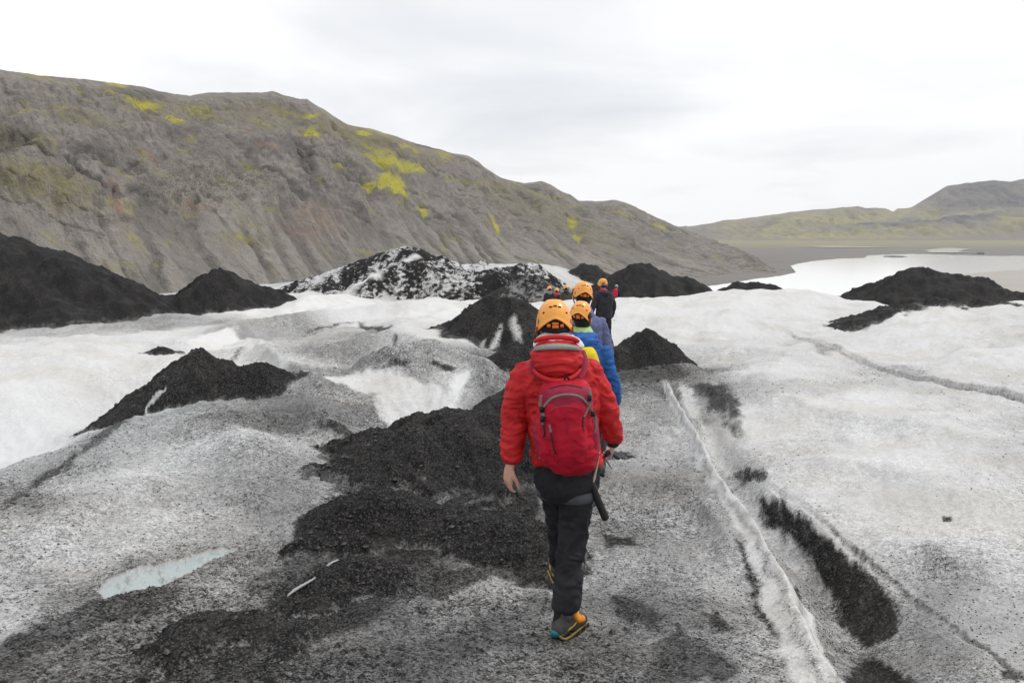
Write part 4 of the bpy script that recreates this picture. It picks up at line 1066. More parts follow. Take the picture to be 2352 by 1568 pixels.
M_NAVY = fabric('navy_fabric', (.012, .035, .065), (.010, .022, .045), .8)
M_BRT = fabric('bright_red_fabric', (.60, .02, .04), (.45, .015, .03), .65)
M_ORANGE = plain_mat('orange_helmet_plastic', (.86, .36, .055), .34, .5, 0, .06)
M_GREYH = plain_mat('grey_green_helmet_plastic', (.25, .34, .33), .4, .5, 0, .06)
M_ADJ = plain_mat('orange_adjuster_plastic', (.85, .22, .02), .4)
M_DARKP = plain_mat('dark_plastic', (.012, .011, .013), .6)
M_HOLE = plain_mat('vent_hole_shade', (.10, .04, .015), .9)  # solid ovals on the shell; the shade inside vent holes is their colour
M_INNER = plain_mat('helmet_lining', (.35, .06, .02), .7)
M_HAIR = plain_mat('dark_hair', (.014, .010, .009), .6, .3)
M_FAIR = plain_mat('fair_hair', (.25, .15, .06), .6, .3)
M_RUB = plain_mat('black_rubber', (.014, .014, .015), .8)
M_GREYB = fabric('grey_boot_suede', (.10, .10, .098), (.045, .045, .047), .85, 900, 14)
M_ORB = fabric('orange_boot_panel', (.72, .27, .03), (.55, .2, .02), .7)
M_TEAL = plain_mat('teal_plastic', (.01, .22, .26), .5)
M_YELS = fabric('yellow_webbing', (.62, .47, .04), (.5, .36, .03), .7)
M_STEEL = plain_mat('steel', (.55, .55, .56), .32, .5, 1.0)
M_DARKST = plain_mat('worn_yellow_steel', (.30, .22, .05), .5, .5, .2)
M_CORD = plain_mat('cream_cord', (.66, .58, .42), .8)
M_LINE = plain_mat('pale_cord', (.70, .70, .68), .8)

# ================================================================== SOFT-SHAPE HELPERS
def catmull(P, m):
    P = np.asarray(P, float)
    n = len(P)
    if n == 2:
        s = np.linspace(0, 1, m)[:, None]
        return P[0] * (1 - s) + P[1] * s
    t = np.linspace(0, n - 1, m); out = []
    for q in t:
        i = min(int(q), n - 2); f = q - i
        a, b, c, d = P[max(i - 1, 0)], P[i], P[i + 1], P[min(i + 2, n - 1)]
        out.append(.5 * ((2 * b) + (-a + c) * f + (2 * a - 5 * b + 4 * c - d) * f * f + (-a + 3 * b - 3 * c + d) * f ** 3))
    return np.array(out)
def close_rings(rings):
    """rings: (m, n, 3) -> closed tube mesh"""
    m, n, _ = rings.shape
    V = rings.reshape(-1, 3)
    q = []
    for i in range(m - 1):
        a = i * n + np.arange(n); b = i * n + (np.arange(n) + 1) % n
        q.append(np.stack([a, b, b + n, a + n], 1))
    q = np.concatenate(q)
    c0, c1 = rings[0].mean(0), rings[-1].mean(0)
    V = np.concatenate([V, [c0, c1]])
    i0, i1 = len(V) - 2, len(V) - 1
    a = np.arange(n); b = (a + 1) % n
    t0 = np.stack([b, a, np.full(n, i0), np.full(n, i0)], 1)
    t1 = np.stack([(m - 1) * n + a, (m - 1) * n + b, np.full(n, i1), np.full(n, i1)], 1)
    return V, np.concatenate([q, t0, t1])
def tube(P, R, m=None, n=18, flat=None):
    """round tube along points P with radii R; flat = (side factor, other factor)"""
    P = np.asarray(P, float); R = np.asarray(R, float)
    m = m or max(6, (len(P) - 1) * 7)
    C = catmull(P, m)
    RR = np.interp(np.linspace(0, 1, m), np.linspace(0, 1, len(R)), R)
    T = np.gradient(C, axis=0); T /= np.linalg.norm(T, axis=1)[:, None] + 1e-12
    ref = np.array([1.0, 0, 0]) if abs(T[0, 0]) < .8 else np.array([0, 1.0, 0])
    rings = []
    a = np.linspace(0, 2 * math.pi, n, endpoint=False)
    u = ref
    f = flat or (1, 1)
    for i in range(m):
        u = u - T[i] * (u @ T[i]); u /= np.linalg.norm(u)
        w = np.cross(T[i], u)
        rings.append(C[i] + RR[i] * (np.cos(a)[:, None] * u * f[0] + np.sin(a)[:, None] * w * f[1]))
    rings = np.array(rings)
    # rounded ends
    e0 = C[0] + (rings[0] - C[0]) * .6 - T[0] * RR[0] * .35
    e1 = C[-1] + (rings[-1] - C[-1]) * .6 + T[-1] * RR[-1] * .35
    return close_rings(np.concatenate([[e0], rings, [e1]]))
def loft(R, n=40, m=None, power=2.3):
    """horizontal super-ellipse rings (cx, cy, cz, rx, ry) from bottom to top or top to bottom"""
    R = catmull(np.asarray(R, float), m or (len(R) - 1) * 6)
    a = np.linspace(0, 2 * math.pi, n, endpoint=False)
    c, s = np.cos(a), np.sin(a)
    ex = np.sign(c) * np.abs(c) ** (2 / power); ey = np.sign(s) * np.abs(s) ** (2 / power)
    rings = np.stack([R[:, 0:1] + R[:, 3:4] * ex, R[:, 1:2] + R[:, 4:5] * ey, np.repeat(R[:, 2:3], n, 1)], -1)
    return close_rings(rings)
def ball(c, r, seg=16):
    c = np.asarray(c, float); r = np.broadcast_to(np.asarray(r, float), (3,))
    th = np.linspace(.12, math.pi - .12, seg)
    a = np.linspace(0, 2 * math.pi, seg * 2, endpoint=False)
    rings = np.stack([c[0] + r[0] * np.sin(th)[:, None] * np.cos(a), c[1] + r[1] * np.sin(th)[:, None] * np.sin(a), np.repeat(c[2] + r[2] * np.cos(th)[:, None], len(a), 1)], -1)
    return close_rings(rings)
def boxm(c, h, rot=None):
    v = np.array([[x, y, z] for x in (-1, 1) for y in (-1, 1) for z in (-1, 1)], float) * np.asarray(h)
    if rot is not None: v = v @ np.asarray(rot).T
    q = np.array([[0, 1, 3, 2], [4, 6, 7, 5], [0, 4, 5, 1], [2, 3, 7, 6], [0, 2, 6, 4], [1, 5, 7, 3]])
    return v + np.asarray(c), q
def join(*parts):
    V, Q, k = [], [], 0
    for v, q in parts:
        V.append(v); Q.append(q + k); k += len(v)
    return np.concatenate(V), np.concatenate(Q)
def to_me(name, vq, mat, smooth=True):
    V, Q = vq
    me = bpy.data.meshes.new(name)
    me.from_pydata([tuple(v) for v in V], [], [tuple(dict.fromkeys(int(i) for i in f)) for f in Q])
    me.polygons.foreach_set('use_smooth', np.full(len(me.polygons), smooth, dtype=bool))
    me.materials.append(mat); me.update()
    return me
def fuse(name, vq, mat, voxel, smooth_it=6, wr=0.0, fx=(9, 9, 26), seed=0, wr2=0.0, disp=None):
    """melt overlapping shapes into one skin, soften it and let the cloth crease"""
    me = to_me(name, vq, mat)
    o = bpy.data.objects.new('tmp', me); COL.objects.link(o)
    r = o.modifiers.new('r', 'REMESH'); r.mode = 'VOXEL'; r.voxel_size = voxel
    s = o.modifiers.new('s', 'SMOOTH'); s.factor = .5; s.iterations = smooth_it
    dg = bpy.context.evaluated_depsgraph_get()
    out = bpy.data.meshes.new_from_object(o.evaluated_get(dg))
    bpy.data.objects.remove(o); bpy.data.meshes.remove(me)
    out.name = name
    n = len(out.vertices)
    if n and (wr or wr2 or disp):
        P = np.empty(n * 3, np.float32); out.vertices.foreach_get('co', P); P = P.reshape(-1, 3).astype(float)
        N = np.empty(n * 3, np.float32); out.vertices.foreach_get('normal', N); N = N.reshape(-1, 3)
        q = P * np.array(fx) + .6 * pn3(P * 7, seed + 3)[:, None]
        q2 = P * np.array(fx) * 2.1 + .9 * pn3(P * 12, seed + 5)[:, None]
        k = wr * (1 - 2.2 * np.abs(pn3(q, seed))) + wr * .45 * (1 - 2.4 * np.abs(pn3(q2, seed + 1))) + wr2 * pn3(P * 6, seed + 9)
        if disp: k = k + disp(P, N)
        P = P + N * k[:, None]
        out.vertices.foreach_set('co', P.astype(np.float32).ravel())
    out.polygons.foreach_set('use_smooth', np.ones(len(out.polygons), dtype=bool))
    out.materials.clear(); out.materials.append(mat); out.update()
    return out
def shift(vq, off): return vq[0] - np.asarray(off), vq[1]
def basis(d, up):
    d = np.asarray(d, float); d /= np.linalg.norm(d)
    u = np.asarray(up, float); u = u - d * (u @ d); u /= np.linalg.norm(u)
    return d, u, np.cross(d, u)
def hand(wrist, d, palm, side, L=.175, curl=.45, spread=1.0):
    """wrist point, pointing direction, palm-facing direction; side=+1/-1 puts the thumb along cross(d, palm)*side"""
    d, p, s = basis(d, palm); s = s * side; w = np.asarray(wrist, float)
    k = L / .175
    parts = [tube([w - d * .05 * k, w + d * .02 * k, w + d * .055 * k, w + d * .085 * k], np.array([.027, .031, .036, .030]) * k, 14, 14, (.62, 1.05) if abs(s[0]) < .5 else (1.05, .62))]
    parts = [join(*[tube([w - d * .05 * k, w + d * .03 * k + s * o * .8 * k, w + d * .088 * k + s * o * k], np.array([.020, .018, .0125]) * k, 10, 10) for o in (-.028, -.010, .009, .027)])]
    for o, ln, c in ((.030, .070, 0), (.0105, .078, .03), (-.010, .073, .08), (-.030, .058, .14)):
        b = w + d * .085 * k + s * o * k * spread
        q = [b - d * .02 * k, b]; ang = curl * .5 + c; dirv = d
        for seg in (.45, .32, .26):
            dirv = d * math.cos(ang) + p * math.sin(ang) + s * o * .5
            q.append(q[-1] + dirv * ln * seg * k); ang += curl
        parts.append(tube(q, np.array([.0095, .0098, .0090, .0082, .0068]) * k, 16, 10))
    b = w + d * .015 * k + s * .026 * k
    q = [b, b + (d * .9 + s * .5 + p * .3) * .035 * k, b + (d * 1.1 + s * .42 + p * .5) * .058 * k, b + (d * 1.3 + s * .30 + p * .6) * .078 * k]
    parts.append(tube(q, np.array([.0145, .0125, .0105, .0085]) * k, 14, 10))
    return parts

# ================================================================== HELMET (a thing of its own)
def helmet(top, width, length, yaw, pitch, roll, shell_mat, label, detail=1, chin=True):
    """top: world point of the crown; built with y to the front"""
    a, b, H = width / 2, length / 2, width * .80
    e = bpy.data.objects.new('helmet', None); COL.objects.link(e)
    cc = np.array([0, 0, -H])                                   # origin at the middle of the brim
    n, m = (56, 22) if detail else (28, 12)
    th = np.linspace(0, 2 * math.pi, n, endpoint=False)
    # brim: high at the back, low over the ears, a short peak at the front
    brim = H * (.40 + .42 * np.abs(np.cos(th)) ** 1.5 - .0) * np.where(np.sin(th) < 0, 1.0, .92)
    brim = np.where(np.sin(th) < 0, H * (.68 + .48 * np.abs(np.cos(th)) ** 1.5), H * (.80 + .36 * np.abs(np.cos(th)) ** 3))
    def shell_pts(off):
        rings = []
        for i in range(1, m + 1):
            f = i / m
            z = brim * f
            k = np.sqrt(np.clip(1 - (1 - np.minimum(z / (H * .98), 1)) ** 2.25, 0, 1)) ** .93
            flare = 1 + .05 * sstep(.80, 1.0, f)
            rings.append(np.stack([(a + off) * np.cos(th) * k * flare, (b + off) * np.sin(th) * k * flare, off * (1 - f) - z + H], 1))
        return np.array(rings)
    R = shell_pts(0)
    Rin = shell_pts(-.006)[::-1]
    V, Q = close_rings(np.concatenate([R, Rin]))
    sh = link('shell', to_me('shell', (V, Q), shell_mat), e)
    def on_shell(ang, f, off=.0):
        j = int(round(ang / (2 * math.pi) * n)) % n; i = min(int(f * m), m - 1)
        P = R[i, j]; nn = np.cross(R[min(i + 1, m - 1), j] - R[i - 1, j], R[i, (j + 1) % n] - R[i, j - 1]); nn /= np.linalg.norm(nn) + 1e-9
        if nn @ P < 0 and nn[2] < 0: nn = -nn
        if (nn * np.array([1, 1, 0])) @ (P * np.array([1, 1, 0])) < 0: nn = -nn
        return P + nn * off, nn
    if detail:
        for ang, f, rx, rz in ((248,.34,.011,.006),(270,.33,.011,.0065),(292,.34,.011,.006),(222,.46,.009,.006),(318,.46,.009,.006),(205,.70,.006,.014),(335,.70,.006,.014),(60,.4,.011,.006),(90,.4,.011,.006),(120,.4,.011,.006),(180,.45,.01,.006),(0,.45,.01,.006)):
            P, nn = on_shell(math.radians(ang), f)
            d_, u_, s_ = basis(nn, (0, 0, 1))
            v, q = ball((0, 0, 0), (rx, .0028, rz), 7)
            w = v[:, 0:1] * s_ + v[:, 1:2] * d_ + v[:, 2:3] * u_ + P
            link('vent', to_me('vent', (w, q), M_HOLE), e)
        # dark headband and orange adjuster at the nape
        hb = []
        for i, zz3 in enumerate((H * .42, H * .22, H * .0, -H * .14)):
            k = (.90, .90, .87, .80)[i]
            hb.append(np.stack([a * k * np.cos(th), b * k * np.sin(th) * .98, np.full(n, zz3 - .0)], 1))
        link('headband', to_me('headband', close_rings(np.array(hb)), M_DARKP), e)
        adj = link('adjuster', to_me('adjuster', join(boxm((0, -b * .92, H * .16), (.016, .006, .006)), boxm((0, -b * .92, H * .05), (.016, .006, .007)), boxm((0, -b * .905, H * .10), (.008, .005, .012))), M_ADJ), e)
        for sx in (-1, 1):
            link('button', to_me('button', boxm((sx * .033, -b * .865, H * .09), (.009, .006, .008)), M_ADJ), adj)
            link('side_lining', to_me('side_lining', boxm((sx * a * .99, -b * .20, -H * .08), (.004, .035, .016)), M_INNER), e)
    if chin:
        for sx in (-1, 1):
            link('strap', to_me('strap', tube([(sx * a * .93, b * .05, H * .15), (sx * a * .80, b * .22, -H * .35), (sx * a * .35, b * .45, -H * .72)], [.006, .006, .006], 10, 8, (1, .4)), M_DARKP), e)
    rot = Matrix.Rotation(yaw, 4, 'Z') @ Matrix.Rotation(pitch, 4, 'X') @ Matrix.Rotation(roll, 4, 'Y')
    off = rot @ Vector((0, 0, H))
    e.matrix_world = Matrix.Translation(Vector(top) - off) @ rot
    tag(e, label, 'helmet', 'climbing helmets worn by the walkers')
    return e

# ================================================================== A WALKER
UP = np.array([0, 0, 1.0])
def head_parts(hc, hs, yaw=0.0):
    """skull, jaw, nose, ears and neck around the head centre hc"""
    c, s = math.cos(yaw), math.sin(yaw)
    def T(x, y, z): return hc + hs * np.array([x * c - y * s, x * s + y * c, z])
    P = [loft([(hc[0], hc[1], hc[2] - .115 * hs, .030 * hs, .035 * hs), (hc[0], hc[1], hc[2] - .09 * hs, .052 * hs, .066 * hs), (hc[0], hc[1], hc[2] - .03 * hs, .068 * hs, .088 * hs),
               (hc[0], hc[1], hc[2] + .04 * hs, .074 * hs, .096 * hs), (hc[0], hc[1], hc[2] + .085 * hs, .060 * hs, .078 * hs), (hc[0], hc[1], hc[2] + .108 * hs, .025 * hs, .035 * hs)], 28, 30, 2.1)]
    P.append(ball(T(0, .098, -.02), np.array([.014, .020, .022]) * hs, 8))
    P.append(ball(T(0, .075, -.075), np.array([.030, .024, .020]) * hs, 8))
    for sx in (-1, 1):
        P.append(ball(T(sx * .074, -.005, -.015), np.array([.012, .020, .032]) * hs, 8))
        P.append(ball(T(sx * .030, .082, .004), np.array([.014, .012, .009]) * hs, 6))
    return P
def walker(J, torso, style, name_label, group, vox=.010, hands=True, hs=1.0, yaw=0.0, seed=0):
    """J: joints in world space; torso: jacket rings (cx,cy,cz,rx,ry) in world space"""
    root_p = np.array([J['pelvis'][0], J['pelvis'][1], J['ground']])
    def L(vq): return shift(vq, root_p)
    # --- the body: one skin from head to feet
    hc = np.asarray(J['head'])
    nb = np.asarray(J['neck'])
    parts = head_parts(hc, hs, yaw)
    parts.append(tube([nb - UP * .06, nb, hc - UP * .06 * hs], [.060 * hs, .052 * hs, .050 * hs], 10, 16))
    tr = np.array(torso); inner = tr.copy(); inner[:, 3] *= .80; inner[:, 4] *= .80
    parts.append(loft(inner, 26, 24))
    pv = np.asarray(J['pelvis'])
    parts.append(ball(pv, (.15, .10, .13), 12))
    for sd in 'LR':
        A = [np.asarray(p) for p in J['arm' + sd]]
        parts.append(tube(A, np.interp(np.linspace(0, 1, len(A)), [0, .5, 1], [.046, .040, .026]), None, 14))
        Lg = [np.asarray(p) for p in J['leg' + sd]]
        parts.append(tube(Lg, np.interp(np.linspace(0, 1, len(Lg)), [0, .25, .5, .7, 1], [.060, .054, .040, .040, .030]), None, 16))
        toe = J['toe' + sd]
        parts.append(tube([Lg[-1], Lg[-1] - UP * .03 + (np.asarray(toe) - Lg[-1]) * .4, np.asarray(toe)], [.034, .034, .026], 10, 12))
    body = fuse('body', join(*[L(p) for p in parts]), M_SKIN, max(vox * .8, .007), 3)
    if hands:
        hp = []
        for sd in 'LR':
            hd = J['hand' + sd]
            hp += hand(hd['w'], hd['d'], hd['p'], hd['s'], hd.get('L', .175), hd.get('curl', .45))
        hm = fuse('hands', join(*[L(p) for p in hp]), M_SKIN, .0036 if vox < .012 else .009, 2)
        bm = bmesh.new(); bm.from_mesh(body); bm.from_mesh(hm); bm.to_mesh(body); bm.free()
        bpy.data.meshes.remove(hm)
        body.polygons.foreach_set('use_smooth', np.ones(len(body.polygons), dtype=bool))
    root = link('person', body, None, root_p)
    tag(root, name_label, 'person', group)
    # --- jacket
    jp = [loft(tr, 44, 40, 2.4)]
    for sd in 'LR':
        A = [np.asarray(p) for p in J['arm' + sd]]
        jp.append(tube(A, J['sleeve' + sd], None, 20))
    def puff(P, N):
        return np.zeros(len(P))
    link('jacket', fuse('jacket', join(*[L(p) for p in jp]), style['jacket'], vox * .65, 6, style.get('wr', .006), (8, 8, 19), seed, .010), root)
    # --- trousers
    tp = [ball(pv + np.array([0, 0, -.02]), (J.get('hipw', .165), .125, .15), 14)]
    for sd in 'LR':
        Lg = [np.asarray(p) for p in J['leg' + sd]]
        cut = J.get('cuff', .93); Cq = catmull(Lg, 40)
        tp.append(tube(Cq[:int(40 * cut)], J['trouser' + sd], 34, 20))
    link('trousers', fuse('trousers', join(*[L(p) for p in tp]), style['trousers'], vox * .75, 5, .010, (7, 7, 9), seed + 50, .007), root)
    # --- boots
    for sd in 'LR':
        an, toe = np.asarray(J['leg' + sd][-1]), np.asarray(J['toe' + sd])
        boot(root, L, an, toe, style, detail=vox < .012)
    # --- hair under the helmet
    h0 = hc - root_p
    link('hair', to_me('hair', loft([(h0[0], h0[1] - .012 * hs, h0[2] - .085 * hs, .050 * hs, .060 * hs), (h0[0], h0[1] - .016 * hs, h0[2] - .05 * hs, .066 * hs, .080 * hs), (h0[0], h0[1] - .012 * hs, h0[2] + .03 * hs, .080 * hs, .096 * hs), (h0[0], h0[1] - .006 * hs, h0[2] + .09 * hs, .060 * hs, .075 * hs)], 26, 20, 2.1), style.get('hair', M_HAIR)), root)
    return root, L, root_p
def boot(root, L, an, toe, style, detail=True):
    d = toe - an; d[2] = 0; ln = np.linalg.norm(d); d = d / (ln + 1e-9)
    s = np.array([d[1], -d[0], 0])
    drop = an[2] - toe[2]
    heel = an - d * .045; heel = np.array([heel[0], heel[1], an[2] - .085])
    sole_z = lambda f: (an[2] - .105) * (1 - f) + (toe[2] - .03) * f
    ball_ = an + d * .12
    up = tube([an + UP * .09, an + UP * .03 - d * .005, an - UP * .03 + d * .01, np.array([ball_[0], ball_[1], sole_z(.6) + .055]), np.array([toe[0], toe[1], toe[2] + .008])], [.058, .058, .062, .054, .036], 26, 18)
    hl = ball(heel + UP * .045, (.05, .05, .062), 10)
    b = link('boot', fuse('boot', join(L(up), L(hl)), style.get('boot', M_GREYB), .008, 3, .002, (14, 14, 14), 3), root)
    # sole: a swept slab under the foot
    pts = []
    for f in np.linspace(0, 1, 12):
        c = (heel - d * .03) * (1 - f) + toe * f + d * .035 * f
        z = sole_z(f) if f < .98 else toe[2] - .028
        w = .036 + .012 * math.sin(min(f * 1.25, 1) * math.pi) if f < .9 else .03
        c = np.array([c[0], c[1], z + .004])
        pts.append([c - s * w + UP * .014, c + s * w + UP * .014, c + s * w - UP * .014, c - s * w - UP * .014])
    link('sole', to_me('sole', L(close_rings(np.array(pts))), M_RUB, False), b)
    if detail:
        link('ankle_collar', to_me('ankle_collar', L(tube([an + UP * .062, an + UP * .10], [.064, .060], 8, 18)), M_RUB), b)
        link('heel_counter', to_me('heel_counter', L(tube([an - d * .052 + UP * .04, heel + UP * .03 - d * .012], [.030, .040], 8, 14, (1, .55))), M_RUB), b)
        link('side_panel', to_me('side_panel', L(tube([an + s * .050 + UP * .055, an + s * .056 + d * .03 - UP * .01, ball_ + s * .044 - UP * .055], [.020, .027, .018], 12, 10, (.6, 1))), M_ORB), b)
        link('side_panel', to_me('side_panel', L(tube([an - s * .048 + UP * .07 - d * .01, an - s * .053 + d * .03 + UP * .0], [.013, .017], 8, 10, (.6, 1))), M_ORB), b)
        # crampon: heel clip, straps and points
        cp = [boxm(heel - d * .040 + UP * .020, (.028, .012, .016))]
        for g_ in (-1, 1):
            cp.append(tube([heel - d * .04 + s * g_ * .02 + UP * .012, heel + s * g_ * .044 - UP * .012, heel + d * .2 + s * g_ * .044 - UP * .012], [.008] * 3, 12, 8))
            for f_ in (-.01, .05, .13, .19):
                cp.append(tube([heel + d * f_ + s * g_ * .042 - UP * .008, heel + d * f_ + s * g_ * .044 - UP * .045], [.008, .004], 6, 6))
        cp.append(tube([heel + d * .05 - s * .045 - UP * .012, heel + d * .05 + s * .045 - UP * .012], [.007, .007], 8, 8))
        link('crampon', fuse('crampon', join(*[L(p_) for p_ in cp[1:]]), M_DARKST, .0045, 1), b)
        link('heel_clip', to_me('heel_clip', L(cp[0]), M_TEAL), b)
        link('strap', to_me('strap', L(tube([heel - d * .030 + s * .03 + UP * .02, an + s * .062 + d * .02 - UP * .02, an + d * .07 + s * .02 + UP * .02, an - s * .058 + d * .03 - UP * .01, heel - d * .03 - s * .03 + UP * .02], [.007] * 5, 30, 8, (1, .5))), M_YELS), b)
    return b

def standard(px, py, d, H, yaw, lean=.05, armL=None, armR=None, stride=.28, width=1.0, phase=1):
    """joints for a walker whose helmet top is seen at (px, py), d metres ahead, H tall; yaw turns to the left"""
    top = at(px, py, d)
    g = top[2] - H
    k = H / 1.82
    c, s = math.cos(yaw), math.sin(yaw)
    def W(x, y, z): return np.array([top[0] + k * (x * c - y * s), top[1] + k * (x * s + y * c), g + k * z])
    J = dict(ground=g, head=W(0, .06 - .06, 1.665), neck=W(0, -.03, 1.50), pelvis=W(0, -.08, .96))
    w = width
    J['armL'] = [W(-.17 * w, -.03, 1.42), W(-.235 * w, -.06, 1.25), W(-.265 * w, -.05, 1.12), W(-.26 * w, .03, .98), W(-.245 * w, .10, .87)]
    J['armR'] = [W(.17 * w, -.03, 1.42), W(.235 * w, -.07, 1.25), W(.265 * w, -.08, 1.12), W(.265 * w, -.02, .98), W(.26 * w, .04, .87)]
    if armL: J['armL'] = [W(*p) for p in armL]
    if armR: J['armR'] = [W(*p) for p in armR]
    J['sleeveL'] = J['sleeveR'] = np.array([.075, .068, .063, .058, .048]) * k
    p = phase
    J['legL'] = [W(-.09, -.08, .93), W(-.095, .02 + p * stride * .45, .70), W(-.10, .03 + p * stride * .8, .50), W(-.10, p * stride * .9 - .03, .30), W(-.10, p * stride - .06, .105)]
    J['legR'] = [W(.09, -.08, .93), W(.095, -.02 - p * stride * .3, .70), W(.10, .03 - p * stride * .5, .50), W(.10, -p * stride * .8, .30), W(.10, -p * stride - .06, .105)]
    J['trouserL'] = J['trouserR'] = np.array([.10, .088, .074, .066, .070]) * k
    J['toeL'] = W(-.12, p * stride + .12, .035); J['toeR'] = W(.12, -p * stride + .12, .035)
    for sd in 'LR':                                  # soles on the ground
        a_ = J['leg' + sd][-1]; a_[2] = ground_z(a_[0], a_[1]) + .105 * k
        t_ = J['toe' + sd]; t_[2] = ground_z(t_[0], t_[1]) + .030 * k
    dn = lambda a: (a[-1] - a[-2]) / np.linalg.norm(a[-1] - a[-2])
    J['handL'] = dict(w=J['armL'][-1] + dn(J['armL']) * .02, d=dn(J['armL']), p=W(1, .2, 0) - W(0, 0, 0), s=-1, L=.17 * k)
    J['handR'] = dict(w=J['armR'][-1] + dn(J['armR']) * .02, d=dn(J['armR']), p=W(-1, .2, 0) - W(0, 0, 0), s=1, L=.17 * k)
    rings = []
    for x, y, z, rx, ry in ((0, -.02, 1.52, .06, .06), (0, -.03, 1.49, .115, .085), (0, -.035, 1.45, .175, .105), (0, -.05, 1.36, .205, .125), (0, -.06, 1.22, .195, .13), (0, -.07, 1.08, .185, .125), (0, -.075, .95, .19, .13), (0, -.075, .84, .195, .135)):
        q = W(x, y, z); rings.append((q[0], q[1], q[2], rx * k * w, ry * k))
    return J, rings, top, W, k

# ================================================================== THE HIKER IN RED
D1 = 3.80
g1 = at(1290, 1466, 3.68)[2]
J = dict(ground=g1, head=at(1276, 752, 3.83), neck=at(1278, 802, 3.80), pelvis=at(1298, 1082, 3.80), hipw=.163)
J['armL'] = [at(1218, 852, 3.80), at(1193, 895, 3.80), at(1183, 945, 3.80), at(1179, 1000, 3.78), at(1174, 1058, 3.75)]
J['armR'] = [at(1345, 848, 3.80), at(1372, 893, 3.82), at(1388, 938, 3.86), at(1400, 978, 3.92), at(1407, 1008, 3.97)]
J['sleeveL'] = np.array([.074, .071, .065, .061, .050]); J['sleeveR'] = np.array([.074, .070, .064, .058, .046])
J['legL'] = [at(1268, 1085, 3.80), at(1278, 1150, 3.93), at(1284, 1205, 4.03), at(1288, 1255, 4.12), at(1288, 1300, 4.22)]
J['legR'] = [at(1322, 1085, 3.80), at(1322, 1160, 3.80), at(1315, 1235, 3.80), at(1305, 1320, 3.74), at(1298, 1392, 3.72)]
J['trouserL'] = np.array([.088, .078, .070, .066, .068]); J['trouserR'] = np.array([.092, .084, .075, .068, .075])
J['cuff'] = .93
J['toeR'] = at(1336, 1418, 3.86) ; J['toeR'][2] = ground_z(J['toeR'][0], J['toeR'][1]) + .034
anR = J['legR'][-1]; J['legR'][-1] = np.array([anR[0], anR[1], ground_z(anR[0], anR[1]) + .122])
J['toeL'] = J['legL'][-1] + np.array([-.03, .17, -.04])
J['handL'] = dict(w=at(1171, 1072, 3.75), d=at(1166, 1112, 3.76) - at(1171, 1072, 3.75), p=(.9, .55, 0), s=1, L=.165, curl=.42)
J['handR'] = dict(w=at(1409, 1018, 3.98), d=at(1402, 1048, 4.02) - at(1409, 1016, 3.98), p=(-.9, .3, 0.1), s=-1, L=.15, curl=.95)
def ring(py, xl, xr, ry, d): 
    a, b = at(xl, py, d), at(xr, py, d)
    return ((a[0] + b[0]) / 2, d, (a[2] + b[2]) / 2, (b[0] - a[0]) / 2, ry)
TORSO1 = [ring(806, 1250, 1306, .055, 3.80), ring(822, 1228, 1332, .085, 3.80), ring(838, 1204, 1358, .105, 3.80), ring(868, 1198, 1371, .125, 3.79), ring(920, 1206, 1374, .132, 3.79),
          ring(975, 1214, 1374, .132, 3.79), ring(1020, 1217, 1376, .135, 3.80), ring(1052, 1221, 1380, .138, 3.80), ring(1060, 1224, 1378, .130, 3.80)]
ST1 = dict(jacket=M_RED, trousers=M_BLACK, wr=.009)
p1, L1, r1 = walker(J, TORSO1, ST1, 'person in a red jacket and black trousers walking away along the ash track', 'walkers on the glacier', .0095, True, .93, 0, 3)
# hood hanging down the back, with its reflective band and rolled brim
HOOD = [ring(782, 1248, 1306, .035, 3.70), ring(790, 1230, 1326, .058, 3.685), ring(806, 1220, 1335, .075, 3.67), ring(826, 1220, 1337, .082, 3.655), ring(846, 1232, 1326, .075, 3.645), ring(862, 1252, 1308, .052, 3.645), ring(871, 1270, 1292, .03, 3.65)]
hood = link('hood', fuse('hood', L1(loft(HOOD, 48, 40, 2.2)), M_RED, .006, 5, .006, (5, 5, 32), 12, .004), p1)
def ring_curve(py, xl, xr, ry, d, off, a0, a1, n=26, sag=0.0):
    c = ring(py, xl, xr, ry, d); t = np.linspace(math.radians(a0), math.radians(a1), n)
    return np.stack([c[0] + (c[3] + off) * np.cos(t), c[1] + (c[4] + off) * np.sin(t), c[2] - sag * np.sin((t - t[0]) / (t[-1] - t[0]) * math.pi)], 1)
def band_mesh(c0, c1, th=.003):
    n = len(c0)
    rings = np.stack([c0, c0 + (c0 - c0.mean(0)) * .03, c1 + (c1 - c1.mean(0)) * .03, c1], 1)
    return close_rings(rings)
link('reflective_band', to_me('reflective_band', L1(band_mesh(ring_curve(793, 1227, 1329, .066, 3.68, .009, 208, 332, 26, -.022), ring_curve(804, 1222, 1333, .074, 3.67, .009, 204, 336, 26, -.018))), M_REFL), hood)
link('brim', to_me('brim', L1(tube(ring_curve(783, 1232, 1324, .062, 3.70, .008, 190, 350, 26, -.03), [.010, .013, .013, .013, .010], 40, 12)), M_RED), hood)
link('seam_fold', to_me('seam_fold', L1(tube(ring_curve(846, 1226, 1331, .085, 3.65, .004, 196, 344, 26, .045), [.008, .012, .013, .012, .008], 40, 12)), M_RED), hood)
# white collar of the layer below
link('collar', fuse('collar', L1(loft([ring(764, 1252, 1300, .050, 3.775), ring(772, 1238, 1316, .070, 3.765), ring(784, 1228, 1334, .080, 3.75), ring(797, 1226, 1340, .085, 3.745)], 40, 24, 2.1)), M_WHITE, .006, 4, .005, (6, 6, 20), 9, .004), p1)
